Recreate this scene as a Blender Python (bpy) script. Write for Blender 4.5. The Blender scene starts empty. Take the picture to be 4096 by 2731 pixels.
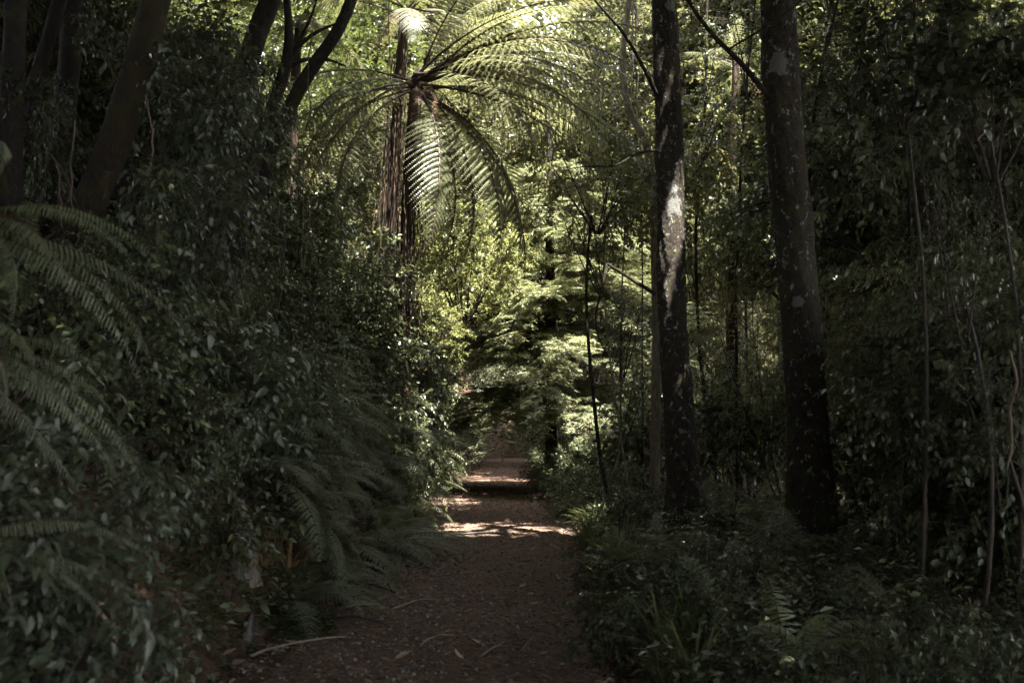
import bpy, math, random
import numpy as np
from mathutils import Vector, Matrix

SC = bpy.context.scene
COL = SC.collection
R_ = np.random.default_rng(11)
PI = math.pi
F = 995.0
PITCH = math.atan(87 / F)
EYE = 1.4
SUN = np.array([0.25, -0.33, 0.91]); SUN /= np.linalg.norm(SUN)


def at(px, py, Y):
    """photo direction (1024-wide frame) -> a point at depth Y, used to read sizes and places off the photograph"""
    u = (px - 512) / F
    v = (341 - py) / F
    dy = math.cos(PITCH) - v * math.sin(PITCH)
    dz = math.sin(PITCH) + v * math.cos(PITCH)
    s = Y / dy
    return np.array([u * s, Y, EYE + dz * s])


def to_px(p):
    x, y, z = p[0], p[1], p[2] - EYE
    f = y * math.cos(PITCH) + z * math.sin(PITCH)
    u = -y * math.sin(PITCH) + z * math.cos(PITCH)
    f = max(f, 0.05)
    return 512 + F * x / f, 341 - F * u / f


def nrm(a):
    a = np.asarray(a, float)
    return a / np.maximum(np.linalg.norm(a, axis=-1, keepdims=True), 1e-9)


# ------------------------------------------------------------------ terrain
def pc(y):
    return np.interp(y, [-20, 0, 5, 8, 12, 15, 18, 25, 32, 42, 46, 60],
                     [-.6, -.55, -.5, -.42, -.25, -.05, -.45, -.42, -.22, -.28, .3, .9])


def sn(x, y, s=1.0, k=0.0):
    return (np.sin(x * 1.7 * s + 1.3 + k) * np.cos(y * 1.3 * s + .7 * k) + .5 * np.sin(x * 3.9 * s + y * 2.7 * s + 2 + k)
            + .3 * np.sin(-x * 6.3 * s + y * 7.7 * s + 4 * k)) / 1.8


def step_rise(y):
    k = np.clip(np.floor((y - 44.0) / .42), 0, 11)
    return k * .155


def ground_h(x, y):
    x = np.asarray(x, float); y = np.asarray(y, float)
    d = x - pc(y)
    tl = np.maximum(0, -d - 1.2)
    steep = np.interp(y, [3, 8, 16, 30], [1.7, 1.3, 1.1, 1.0])
    left = 5.2 * (1 - np.exp(-tl * steep / 5.2)) + .10 * tl
    left = left * np.interp(y, [-15, 12, 30, 60], [1, 1, .9, .6])
    tr = np.maximum(0, d - 1.1)
    right = .10 * (1 - np.exp(-tr * 2)) - .22 * np.maximum(0, tr - 5.0) * np.interp(tr, [5, 25], [1, .6])
    right = np.maximum(right, -6)
    edge = np.clip((np.abs(d) - .9) / .6, 0, 1)
    far = np.where(y > 43.6, np.clip((y - 43.6) * .30, 0, 4) + np.clip((y - 57) * .32, 0, 14), 0)
    rough = edge * (.09 * sn(x, y, 1.3) + .05 * sn(x, y, 3.1, 2))
    hollow = -.03 * np.clip((1.02 - np.abs(d)) / .1, 0, 1)
    return left + right + far + rough + hollow


def path_h(x, y):
    d = x - pc(y)
    return .012 * sn(x, y, 2.0, 1) - .02 * (d / .95) ** 2 + np.where(y > 43.2, np.clip((y - 43.2) * .30, 0, 4), 0)


def surf(x, y):
    d = abs(x - float(pc(y)))
    return float(path_h(x, y)) if d < .95 else float(ground_h(x, y))


# ------------------------------------------------------------------ mesh building
class MB:
    def __init__(s):
        s.V = []; s.Q = []; s.T = []; s.M = []; s.n = 0

    def add(s, V, Q, tint=.5, mat=0):
        V = np.asarray(V, float).reshape(-1, 3); Q = np.asarray(Q, int).reshape(-1, 4)
        s.V.append(V); s.Q.append(Q + s.n); s.n += len(V)
        s.T.append(np.broadcast_to(np.asarray(tint, float), (len(V),)))
        s.M.append(np.full(len(Q), mat))

    def mesh(s, name, mats, smooth=True):
        V = np.concatenate(s.V); Q = np.concatenate(s.Q); T = np.concatenate(s.T); M = np.concatenate(s.M)
        me = bpy.data.meshes.new(name)
        me.vertices.add(len(V)); me.vertices.foreach_set('co', V.astype(np.float32).ravel())
        me.loops.add(Q.size); me.loops.foreach_set('vertex_index', Q.astype(np.int32).ravel())
        me.polygons.add(len(Q)); me.polygons.foreach_set('loop_start', np.arange(0, Q.size, 4, dtype=np.int32))
        a = me.attributes.new('tint', 'FLOAT', 'POINT'); a.data.foreach_set('value', T.astype(np.float32))
        for m in (mats if isinstance(mats, (list, tuple)) else [mats]):
            me.materials.append(m)
        me.polygons.foreach_set('material_index', M.astype(np.int32))
        me.polygons.foreach_set('use_smooth', np.full(len(Q), smooth))
        me.update(calc_edges=True)
        return me


def link(name, me, parent=None, loc=(0, 0, 0)):
    o = bpy.data.objects.new(name, me); COL.objects.link(o)
    o.location = loc
    if parent is not None:
        o.parent = parent
    return o


def empty(name, loc, rz=0.0):
    o = bpy.data.objects.new(name, None); COL.objects.link(o)
    o.location = loc; o.rotation_euler = (0, 0, rz); o.empty_display_size = .2
    return o


THINGS = []


def reg(o, desc, cat, group, ref):
    """remember a thing for its label, which is written once everything stands"""
    THINGS.append((o, desc, cat, group, np.asarray(ref, float)))
    return o


def tag(o, label, cat, group=None):
    o['label'] = label; o['category'] = cat
    if group:
        o['group'] = group


def tube(mb, pts, rad, sides=6, tint=.5, mat=0, rough=0.0, rng=R_):
    P = np.asarray(pts, float); n = len(P)
    rad = np.broadcast_to(np.asarray(rad, float), (n,))
    T = nrm(np.gradient(P, axis=0))
    ref = np.array([0, 0, 1.0]) if abs(T[:, 2]).mean() < .8 else np.array([1.0, 0, 0])
    A = nrm(np.cross(T, ref)); B = np.cross(T, A)
    a = np.linspace(0, 2 * PI, sides, endpoint=False)
    rr = rad[:, None] * np.ones((1, sides))
    if rough:
        rr = rr * (1 + rough * rng.normal(0, 1, (n, sides)))
    V = P[:, None, :] + rr[..., None] * (np.cos(a)[None, :, None] * A[:, None, :] + np.sin(a)[None, :, None] * B[:, None, :])
    i = np.arange(n - 1)[:, None]; j = np.arange(sides)[None, :]
    Q = np.stack([i * sides + j, i * sides + (j + 1) % sides, (i + 1) * sides + (j + 1) % sides, (i + 1) * sides + j], -1)
    mb.add(V, Q, tint, mat)


def box(mb, c, s, rz=0, tint=.5, mat=0):
    V = np.array([[x, y, z] for x in (-1, 1) for y in (-1, 1) for z in (-1, 1)], float) * np.asarray(s) / 2
    ca, sa = math.cos(rz), math.sin(rz)
    V = np.stack([V[:, 0] * ca - V[:, 1] * sa, V[:, 0] * sa + V[:, 1] * ca, V[:, 2]], -1) + np.asarray(c)
    mb.add(V, [[0, 1, 3, 2], [4, 6, 7, 5], [0, 4, 5, 1], [2, 3, 7, 6], [0, 2, 6, 4], [1, 5, 7, 3]], tint, mat)


def strip_tpl(ts, ws, fold=.35, droop=.25):
    """leaf of unit length along x: two rows of quads folded along the midrib"""
    ts = np.array(ts); ws = np.array(ws); n = len(ts)
    z = -droop * ts ** 2
    L = np.stack([ts, ws, z + fold * ws], -1); M = np.stack([ts, 0 * ws, z], -1); Rr = np.stack([ts, -ws, z + fold * ws], -1)
    V = np.concatenate([L, M, Rr])
    i = np.arange(n - 1)
    Q = np.concatenate([np.stack([n + i, n + i + 1, i + 1, i], -1), np.stack([2 * n + i, 2 * n + i + 1, n + i + 1, n + i], -1)])
    return V, Q


OVATE = strip_tpl([0, .1, .35, .7, 1], [.01, .13, .24, .16, .006], .30, .30)
OVAL = strip_tpl([0, .3, .7, 1], [.02, .24, .22, .01], .25, .22)
LANCE = strip_tpl([0, .25, .6, 1], [.01, .14, .13, .004], .35, .35)
SMALL = strip_tpl([0, .45, 1], [.03, .27, .02], .3, .2)
ROUND = strip_tpl([0, .12, .35, .65, .88, 1], [.03, .30, .42, .38, .2, .02], .18, .25)
BLADE = strip_tpl([0, .3, .6, .85, 1], [.011, .014, .012, .007, .001], .5, 0)
FLAKE = strip_tpl([0, .4, 1], [.08, .25, .03], .35, -.15)


def scatter(mb, tpl, pos, d, nrmv, size, tint, mat=0, wid=1.0):
    V, Q = tpl
    pos = np.asarray(pos, float); N = len(pos)
    if N == 0:
        return
    d = nrm(d); side = nrm(np.cross(nrmv, d)); n = np.cross(d, side)
    size = np.broadcast_to(np.asarray(size, float), (N,)); wid = np.broadcast_to(np.asarray(wid, float), (N,))
    vx = V[None, :, 0, None] * d[:, None, :]
    vy = (V[None, :, 1] * wid[:, None])[..., None] * side[:, None, :]
    vz = V[None, :, 2, None] * n[:, None, :]
    W = pos[:, None, :] + size[:, None, None] * (vx + vy + vz)
    QQ = (Q[None] + (np.arange(N) * len(V))[:, None, None]).reshape(-1, 4)
    mb.add(W.reshape(-1, 3), QQ, np.repeat(np.broadcast_to(tint, (N,)), len(V)), mat)


# ------------------------------------------------------------------ materials
def node_mat(name):
    m = bpy.data.materials.new(name); m.use_nodes = True
    nt = m.node_tree; nt.nodes.clear()
    return m, nt.nodes, nt.links


def leaf_mat(name, dark, light, trans, rough=.42, spec=.5, tr=.35, odd=None):
    m, N, L = node_mat(name)
    out = N.new('ShaderNodeOutputMaterial'); p = N.new('ShaderNodeBsdfPrincipled'); t = N.new('ShaderNodeBsdfTranslucent')
    mx = N.new('ShaderNodeMixShader'); at_ = N.new('ShaderNodeAttribute'); at_.attribute_name = 'tint'
    oi = N.new('ShaderNodeObjectInfo')
    ad = N.new('ShaderNodeMath'); ad.operation = 'MULTIPLY_ADD'; ad.inputs[1].default_value = .55
    sub = N.new('ShaderNodeMath'); sub.operation = 'ADD'; sub.inputs[1].default_value = -.27
    ad.inputs[1].default_value = .8; ad.inputs[2].default_value = .95; L.new(oi.outputs['Random'], ad.inputs[0]); L.new(at_.outputs['Fac'], sub.inputs[0])
    cr = N.new('ShaderNodeValToRGB')
    cr.color_ramp.elements[0].color = (*dark, 1); cr.color_ramp.elements[1].color = (*light, 1)
    cr.color_ramp.elements[0].position = .1; cr.color_ramp.elements[1].position = .85
    if odd:
        e = cr.color_ramp.elements.new(.97); e.color = (*light, 1)
        e2 = cr.color_ramp.elements.new(.985); e2.color = (*odd, 1)
    L.new(at_.outputs['Fac'], cr.inputs[0])
    geo = N.new('ShaderNodeTexCoord'); nz = N.new('ShaderNodeTexNoise'); nz.inputs['Scale'].default_value = 60
    L.new(geo.outputs['Object'], nz.inputs['Vector'])
    mm = N.new('ShaderNodeMix'); mm.data_type = 'RGBA'; mm.blend_type = 'MULTIPLY'; mm.inputs[0].default_value = .5
    L.new(cr.outputs[0], mm.inputs[6]); L.new(nz.outputs['Fac'], mm.inputs[7])
    gain = N.new('ShaderNodeMix'); gain.data_type = 'RGBA'; gain.blend_type = 'MULTIPLY'; gain.inputs[0].default_value = 1
    L.new(ad.outputs[0], gain.inputs[7])
    L.new(mm.outputs[2], gain.inputs[6]); L.new(gain.outputs[2], p.inputs['Base Color'])
    tm = N.new('ShaderNodeMix'); tm.data_type = 'RGBA'; tm.blend_type = 'MIX'; tm.inputs[0].default_value = .25
    tm.inputs[6].default_value = (*trans, 1); L.new(cr.outputs[0], tm.inputs[7]); L.new(tm.outputs[2], t.inputs['Color'])
    p.inputs['Roughness'].default_value = rough; p.inputs['Specular IOR Level'].default_value = spec
    mx.inputs[0].default_value = tr
    L.new(p.outputs[0], mx.inputs[1]); L.new(t.outputs[0], mx.inputs[2]); L.new(mx.outputs[0], out.inputs[0])
    return m


def flat_mat(name, dark, light, rough=.8, spec=.3, scale=8, bump=.3, detail=6, stretch=(1, 1, 1), tint=0.0):
    m, N, L = node_mat(name)
    out = N.new('ShaderNodeOutputMaterial'); p = N.new('ShaderNodeBsdfPrincipled')
    tc = N.new('ShaderNodeTexCoord'); mp = N.new('ShaderNodeMapping'); mp.inputs['Scale'].default_value = stretch
    nz = N.new('ShaderNodeTexNoise'); nz.inputs['Scale'].default_value = scale; nz.inputs['Detail'].default_value = detail
    nz.inputs['Roughness'].default_value = .65
    L.new(tc.outputs['Object'], mp.inputs[0]); L.new(mp.outputs[0], nz.inputs['Vector'])
    cr = N.new('ShaderNodeValToRGB'); cr.color_ramp.elements[0].position = .32; cr.color_ramp.elements[1].position = .68
    cr.color_ramp.elements[0].color = (*dark, 1); cr.color_ramp.elements[1].color = (*light, 1)
    src = nz.outputs['Fac']
    if tint:
        a = N.new('ShaderNodeAttribute'); a.attribute_name = 'tint'
        x = N.new('ShaderNodeMath'); x.operation = 'MULTIPLY_ADD'; x.inputs[1].default_value = 1 - tint
        y = N.new('ShaderNodeMath'); y.operation = 'MULTIPLY'; y.inputs[1].default_value = tint
        L.new(a.outputs['Fac'], y.inputs[0]); L.new(src, x.inputs[0]); L.new(y.outputs[0], x.inputs[2]); src = x.outputs[0]
    L.new(src, cr.inputs[0]); L.new(cr.outputs[0], p.inputs['Base Color'])
    p.inputs['Roughness'].default_value = rough; p.inputs['Specular IOR Level'].default_value = spec
    if bump:
        b = N.new('ShaderNodeBump'); b.inputs['Strength'].default_value = bump; b.inputs['Distance'].default_value = .03
        L.new(nz.outputs['Fac'], b.inputs['Height']); L.new(b.outputs[0], p.inputs['Normal'])
    L.new(p.outputs[0], out.inputs[0])
    return m


def bark_mat(name, dark, light, moss, lichen, moss_amt=.5, lich_amt=.5, patches=()):
    """furrowed bark, green moss in drifts, pale lichen blotches; patches = (x, y, z, radius) of big pale blotches in the trunk's own space"""
    m, N, L = node_mat(name)
    out = N.new('ShaderNodeOutputMaterial'); p = N.new('ShaderNodeBsdfPrincipled'); tc = N.new('ShaderNodeTexCoord')

    def noise(scale, detail, st=(1, 1, 1), rough=.6):
        mp = N.new('ShaderNodeMapping'); mp.inputs['Scale'].default_value = st
        nz = N.new('ShaderNodeTexNoise'); nz.inputs['Scale'].default_value = scale; nz.inputs['Detail'].default_value = detail
        nz.inputs['Roughness'].default_value = rough
        L.new(tc.outputs['Object'], mp.inputs[0]); L.new(mp.outputs[0], nz.inputs['Vector'])
        return nz.outputs['Fac']

    def ramp(fac, a, b, ca=(0, 0, 0), cb=(1, 1, 1)):
        cr = N.new('ShaderNodeValToRGB'); cr.color_ramp.elements[0].position = a; cr.color_ramp.elements[1].position = b
        cr.color_ramp.elements[0].color = (*ca, 1); cr.color_ramp.elements[1].color = (*cb, 1)
        L.new(fac, cr.inputs[0]); return cr.outputs[0]

    def mix(fac, a, b):
        x = N.new('ShaderNodeMix'); x.data_type = 'RGBA'
        L.new(fac, x.inputs[0])
        for s, v in ((6, a), (7, b)):
            if isinstance(v, tuple):
                x.inputs[s].default_value = (*v, 1)
            else:
                L.new(v, x.inputs[s])
        return x.outputs[2]
    fine = noise(30, 10, (1, 1, .45), .75); col = ramp(fine, .35, .7, dark, light)
    mo = noise(5, 6); col = mix(ramp(mo, .62 - .25 * moss_amt, .72 - .2 * moss_amt), col, moss)
    li = noise(13, 9, (1, 1, .8), .72); col = mix(ramp(li, .70 - .12 * lich_amt, .74 - .12 * lich_amt), col, lichen)
    for (x, y, z, r) in patches:
        g = N.new('ShaderNodeVectorMath'); g.operation = 'DISTANCE'; g.inputs[1].default_value = (x, y, z)
        mp = N.new('ShaderNodeMapping'); L.new(tc.outputs['Object'], mp.inputs[0]); L.new(mp.outputs[0], g.inputs[0])
        q = N.new('ShaderNodeMath'); q.operation = 'MULTIPLY_ADD'; q.inputs[1].default_value = r * 2.4
        L.new(noise(11, 6), q.inputs[0]); L.new(g.outputs['Value'], q.inputs[2])
        f = ramp(q.outputs[0], r * 1.95, r * 2.2, (1, 1, 1), (0, 0, 0))
        col = mix(f, col, (.17, .172, .165))
    L.new(col, p.inputs['Base Color']); p.inputs['Roughness'].default_value = .85; p.inputs['Specular IOR Level'].default_value = .25
    b = N.new('ShaderNodeBump'); b.inputs['Strength'].default_value = 1.0; b.inputs['Distance'].default_value = .08
    ad = N.new('ShaderNodeMath'); ad.operation = 'ADD'; L.new(fine, ad.inputs[0]); L.new(li, ad.inputs[1])
    L.new(ad.outputs[0], b.inputs['Height']); L.new(b.outputs[0], p.inputs['Normal']); L.new(p.outputs[0], out.inputs[0])
    return m


M = {}
M['leaf'] = leaf_mat('leaf_green', (.036, .046, .021), (.082, .100, .046), (.16, .175, .06), .37, .55, .26, (.20, .15, .03))
M['gloss'] = leaf_mat('leaf_glossy', (.026, .036, .024), (.066, .080, .050), (.14, .16, .05), .38, .5, .26, (.22, .16, .04))
M['shade'] = leaf_mat('leaf_painted_shade', (.022, .030, .014), (.045, .055, .024), (.08, .09, .03), .5, .35, .2, (.085, .06, .025))  # darker leaf copy; the right side's shade is put into its colour
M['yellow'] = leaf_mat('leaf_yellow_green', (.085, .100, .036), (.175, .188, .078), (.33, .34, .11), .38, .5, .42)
M['olive'] = leaf_mat('leaf_olive', (.048, .054, .024), (.105, .110, .050), (.26, .26, .095), .45, .45, .38, (.24, .13, .03))
M['back'] = leaf_mat('leaf_far_dimmed', (.036, .042, .018), (.080, .084, .036), (.19, .19, .07), .5, .35, .36)  # olive leaf copy darkened to hold down the far crowns' brightness
M['fern'] = leaf_mat('fern_green', (.060, .078, .044), (.125, .145, .085), (.18, .21, .06), .48, .45, .34)
M['tfern'] = leaf_mat('tree_fern_green', (.082, .092, .048), (.155, .168, .100), (.29, .30, .13), .42, .5, .42)
M['deadfern'] = leaf_mat('fern_brown', (.05, .028, .016), (.12, .065, .035), (.16, .08, .03), .7, .3, .25)
M['needle'] = leaf_mat('needle_green', (.13, .145, .08), (.27, .28, .165), (.22, .24, .10), .45, .5, .28, (.22, .10, .04))
M['grass'] = leaf_mat('grass_green', (.048, .062, .026), (.105, .120, .055), (.17, .19, .07), .42, .45, .40)
M['drygrass'] = leaf_mat('grass_dry', (.16, .10, .045), (.30, .20, .10), (.30, .19, .08), .6, .3, .3)
M['litter'] = leaf_mat('litter', (.042, .025, .018), (.26, .17, .11), (.10, .06, .03), .75, .3, .08)
M['paleleaf'] = leaf_mat('dead_leaf', (.24, .16, .09), (.46, .36, .24), (.25, .16, .08), .65, .3, .15)
M['twig'] = flat_mat('twig_bark', (.016, .012, .010), (.048, .037, .028), .8, .3, 20, .3)
M['palebark'] = flat_mat('pale_bark', (.07, .058, .045), (.20, .175, .14), .85, .25, 14, .4, 6, (1, 1, .4))
M['darkbark'] = bark_mat('dark_bark', (.012, .009, .008), (.040, .031, .024), (.038, .042, .014), (.13, .13, .10), .35, .25)
M['mossbark'] = bark_mat('mossy_bark', (.012, .009, .007), (.048, .034, .025), (.044, .036, .015), (.16, .15, .11), .75, .3)
M['fibre'] = flat_mat('root_fibre', (.012, .009, .007), (.052, .034, .025), .9, .2, 9, .8, 8, (1.5, 1.5, .15))
M['root'] = flat_mat('hanging_root', (.026, .018, .013), (.12, .085, .06), .85, .25, 6, .2, 4, (1, 1, .3), .3)
M['stipe'] = flat_mat('frond_stalk', (.020, .012, .009), (.075, .045, .028), .5, .45, 12, .1)
M['ground'] = flat_mat('forest_soil', (.020, .013, .009), (.075, .048, .032), .95, .15, 6, .6, 10)
M['path'] = flat_mat('trodden_earth', (.066, .041, .031), (.220, .140, .106), .95, .2, 26, .7, 12)
M['stone'] = flat_mat('gravel_stone', (.045, .042, .042), (.15, .14, .135), .75, .4, 10, .3, 5, (1, 1, 1), .6)
M['moss'] = leaf_mat('moss_green', (.028, .036, .014), (.055, .068, .026), (.06, .07, .02), .7, .2, .2)
M['blackwood'] = flat_mat('wet_black_wood', (.010, .009, .009), (.034, .030, .029), .48, .45, 18, .5, 5, (1, 1, .2))
M['greywood'] = flat_mat('weathered_wood', (.05, .04, .032), (.19, .16, .135), .85, .2, 14, .7, 6, (3, 3, .3))
M['timber'] = flat_mat('step_timber', (.06, .04, .028), (.16, .11, .08), .85, .2, 8, .4)
M['orange'] = flat_mat('weathered_orange_paint', (.30, .10, .06), (.50, .20, .13), .7, .3, 14, .1)
M['canopy'] = leaf_mat('canopy_leaf', (.030, .042, .018), (.07, .085, .032), (.15, .18, .04), .45, .4, .25)


# ------------------------------------------------------------------ growth
def bend(rng, p0, p1, n, bow, wob):
    t = np.linspace(0, 1, n)[:, None]
    p0 = np.asarray(p0, float); p1 = np.asarray(p1, float)
    P = p0 + (p1 - p0) * t + np.asarray(bow) * (4 * t * (1 - t))
    w = rng.normal(0, wob, (n, 3)); w[0] = 0
    return P + np.cumsum(w, 0) * .5


def shoot(rng, p0, d, length, n, sag, wob):
    t = np.linspace(0, 1, n)[:, None]
    P = np.asarray(p0) + nrm(d) * length * t + np.array([0, 0, -1.]) * sag * length * t ** 2
    w = rng.normal(0, wob * length, (n, 3)); w[0] = 0
    return P + np.cumsum(w, 0)


def bush(seed, H, R, nstem, nsub, ntwig, nleaf, leaf, tpl, mat, bark, droop=.35, stem_r=.014, whorl=False, low=.25,
         name='shrub', flat=0.0, core=None, wid=1.0, spread=.9):
    """stems, side branches, twigs and separate leaves; returns (stems mesh, foliage mesh)"""
    rng = np.random.default_rng(seed)
    sm = MB(); fm = MB()
    PO, DI, NO, SZ, TI = [], [], [], [], []
    for i in range(nstem):
        a = 2 * PI * (i + rng.uniform(-.4, .4)) / nstem; rr = R * spread * math.sqrt(rng.uniform(.05, 1))
        e = np.array([rr * math.cos(a), rr * math.sin(a), H * rng.uniform(.6, 1.0) * (1 - .25 * (rr / R) ** 2)])
        b = np.array([math.cos(a), math.sin(a), 0]) * R * .08
        if core:
            b = b * .3
        S = bend(rng, b, e, 9, np.array([math.cos(a) * .12 * R, math.sin(a) * .12 * R, .10 * H]), R * .02)
        tube(sm, S, np.linspace(stem_r, stem_r * .3, 9), 5, rng.uniform(.2, .8))
        for j in range(nsub):
            t = low + (1 - low) * (j + rng.uniform(0, 1)) / nsub
            k = min(int(t * 8), 7); p = S[k] + (S[k + 1] - S[k]) * (t * 8 - k)
            out = nrm(np.array([p[0], p[1], 0]) + rng.normal(0, .25 * R, 3) * np.array([1, 1, .1]))
            d = out * .8 + rng.normal(0, .5, 3) + np.array([0, 0, .35 - flat * .3])
            ln = R * rng.uniform(.28, .62) * (1.1 - .4 * t)
            B = shoot(rng, p, d, ln, 6, .25, .035)
            tube(sm, B, np.linspace(stem_r * .45, stem_r * .15, 6), 4, rng.uniform(.2, .8))
            for q in range(ntwig):
                u = .15 + .85 * (q + rng.uniform(0, 1)) / ntwig
                m = min(int(u * 5), 4); pp = B[m] + (B[m + 1] - B[m]) * (u * 5 - m)
                dd = nrm(B[m + 1] - B[m]) * .6 + rng.normal(0, .6, 3) * np.array([1, 1, 1 - flat * .6]) + np.array([0, 0, .1])
                tl = leaf * rng.uniform(2.2, 4.5)
                W = shoot(rng, pp, dd, tl, 4, .25, .04)
                tube(sm, W, np.linspace(stem_r * .16, stem_r * .07, 4), 3, .5)
                f = np.linspace(.55, 1, nleaf) if whorl else np.linspace(.15, 1, nleaf)
                x = f * 3; c = np.clip(x.astype(int), 0, 2)
                pos = W[c] + (W[c + 1] - W[c]) * (x - c)[:, None]
                td = nrm(W[-1] - W[0])
                az = np.arange(nleaf) * (2.4 if whorl else PI) + rng.uniform(0, 6)
                s1 = nrm(np.cross(td, [0, 0, 1.0]) + 1e-3); s2 = np.cross(td, s1)
                if whorl:
                    side = np.cos(az)[:, None] * s1 + np.sin(az)[:, None] * s2
                else:
                    side = np.cos(az)[:, None] * s1 + .35 * np.sin(az * 1.3)[:, None] * s2
                ld = td * (.55 if not whorl else .45) + side * .85 + rng.normal(0, .36, (nleaf, 3)) + np.array([0, 0, -droop])
                PO.append(pos); DI.append(ld)
                NO.append(np.array([0, 0, 1.0]) + rng.normal(0, .35, (nleaf, 3)) + side * .15)
                SZ.append(leaf * rng.uniform(.6, 1.15, nleaf)); TI.append(np.clip(rng.normal(.5, .22, nleaf), 0, .95) + .15 * (rng.uniform(0, 1, nleaf) > .985))
    scatter(fm, tpl, np.concatenate(PO), np.concatenate(DI), np.concatenate(NO), np.concatenate(SZ), np.concatenate(TI), 0, wid)
    return sm.mesh(name + '_stems', bark), fm.mesh(name + '_foliage', mat)


def rachis(length, a0, a1, n=40):
    t = np.linspace(0, 1, n)
    ang = np.radians(a0 + (a1 - a0) * t ** 1.2)
    dx = np.cos(ang) * length / (n - 1); dz = np.sin(ang) * length / (n - 1)
    x = np.concatenate([[0], np.cumsum(dx[:-1])]); z = np.concatenate([[0], np.cumsum(dz[:-1])])
    return t, np.stack([x, 0 * x, z], -1)


def frond_bi(seed, length, a0, a1, npin, pinlen, npl, mat, stalk=.16, droop=.3, rad=.012, pw=.30, sway=.1, name='frond'):
    """twice-divided fern frond along +x"""
    rng = np.random.default_rng(seed); fm = MB()
    t, P = rachis(length, a0, a1)
    P[:, 1] += sway * length * t ** 2 * rng.uniform(-1, 1)
    T = nrm(np.gradient(P, axis=0)); S = np.tile([0, 1.0, 0], (len(t), 1)); Nn = nrm(np.cross(T, S)); S = np.cross(Nn, T)
    tube(fm, P, np.linspace(rad, rad * .15, len(t)), 5, .4, 1)
    PO, DI, NO, SZ, TI = [], [], [], [], []
    for i in range(npin):
        u = stalk + (1 - stalk) * (i + .5) / npin
        for sg in (-1, 1):
            uu = min(u + rng.uniform(-.004, .004), .999); k = int(uu * (len(t) - 1)); fr = uu * (len(t) - 1) - k
            p = P[k] + (P[k + 1] - P[k]) * fr
            w = (u - stalk) / (1 - stalk)
            L = pinlen * (min(1, .35 + w * 3.2) * (1 - w ** 2.4) + .03) * rng.uniform(.9, 1.06)
            al = math.radians(74 - 26 * w)
            d = math.cos(al) * T[k] + sg * math.sin(al) * S[k] + Nn[k] * rng.uniform(-.02, .06)
            m = max(5, int(npl * (.35 + .65 * L / pinlen)))
            s = (np.arange(m) + .6) / m
            q = p + s[:, None] * L * d + (s ** 2)[:, None] * L * droop * np.array([0, 0, -1.]) * rng.uniform(.7, 1.3)
            pd = nrm(np.gradient(q, axis=0)); pp = nrm(np.cross(Nn[k], pd))
            ln = pw * pinlen * .42 * (1 - .75 * s ** 1.7) * (.5 + .5 * L / pinlen)
            tube(fm, np.concatenate([[p], q[[m // 2, m - 1]]]), [rad * .22, rad * .14, rad * .05], 3, .5, 1)
            for g in (-1, 1):
                PO.append(q); DI.append(pp * g + pd * .38 + np.array([0, 0, -.18])); SZ.append(ln)
                NO.append(np.tile(Nn[k], (m, 1)) + rng.normal(0, .12, (m, 3)))
                TI.append(np.full(m, np.clip(.5 + rng.normal(0, .12) - .1 * w, 0, 1)) + rng.normal(0, .06, m))
    PO = np.concatenate(PO); SZ = np.concatenate(SZ)
    gap = pinlen / npl
    V = np.array([[0, .5, 0], [0, -.5, 0], [.55, -.42, -.02], [.55, .42, -.02], [1, -.06, -.1], [1, .06, -.1]], float)
    scatter(fm, (V, np.array([[0, 1, 2, 3], [3, 2, 4, 5]])), PO, np.concatenate(DI), np.concatenate(NO), SZ, np.clip(np.concatenate(TI), 0, .95), 0, np.clip(gap * .9 / np.maximum(SZ, .004), .1, .8))
    return fm.mesh(name, [mat, M['stipe']])


def frond_pin(seed, length, a0, a1, npin, pinlen, mat, stalk=.12, droop=.5, rad=.006, wid=.7, name='frond'):
    """once-divided fern frond along +x with leaf-like hanging pinnae"""
    rng = np.random.default_rng(seed); fm = MB()
    t, P = rachis(length, a0, a1)
    P[:, 1] += .10 * length * t ** 2 * rng.uniform(-1, 1)
    T = nrm(np.gradient(P, axis=0)); S = np.tile([0, 1.0, 0], (len(t), 1)); Nn = nrm(np.cross(T, S)); S = np.cross(Nn, T)
    tube(fm, P, np.linspace(rad, rad * .2, len(t)), 5, .5, 1)
    PO, DI, NO, SZ, TI = [], [], [], [], []
    for i in range(npin):
        u = stalk + (1 - stalk) * (i + .5) / npin
        w = (u - stalk) / (1 - stalk)
        for sg in (-1, 1):
            k = min(int(u * (len(t) - 1)), len(t) - 2); fr = u * (len(t) - 1) - k
            PO.append(P[k] + (P[k + 1] - P[k]) * fr)
            al = math.radians(78 - 30 * w)
            DI.append(math.cos(al) * T[k] + sg * math.sin(al) * S[k] - np.array([0, 0, droop * rng.uniform(.5, 1.2)]) + rng.normal(0, .06, 3))
            NO.append(Nn[k] + sg * S[k] * .3 + rng.normal(0, .1, 3))
            SZ.append(pinlen * (min(1, .5 + 2.6 * w) * (1 - w ** 2.2) + .10) * rng.uniform(.88, 1.08))
            TI.append(np.clip(.5 + rng.normal(0, .14), 0, .95))
    scatter(fm, strip_tpl([0, .08, .5, .8, 1], [.05, .10, .085, .055, .004], .3, .25), np.array(PO), np.array(DI), np.array(NO), np.array(SZ), np.array(TI), 0, wid)
    return fm.mesh(name, [mat, M['stipe']])


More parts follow.
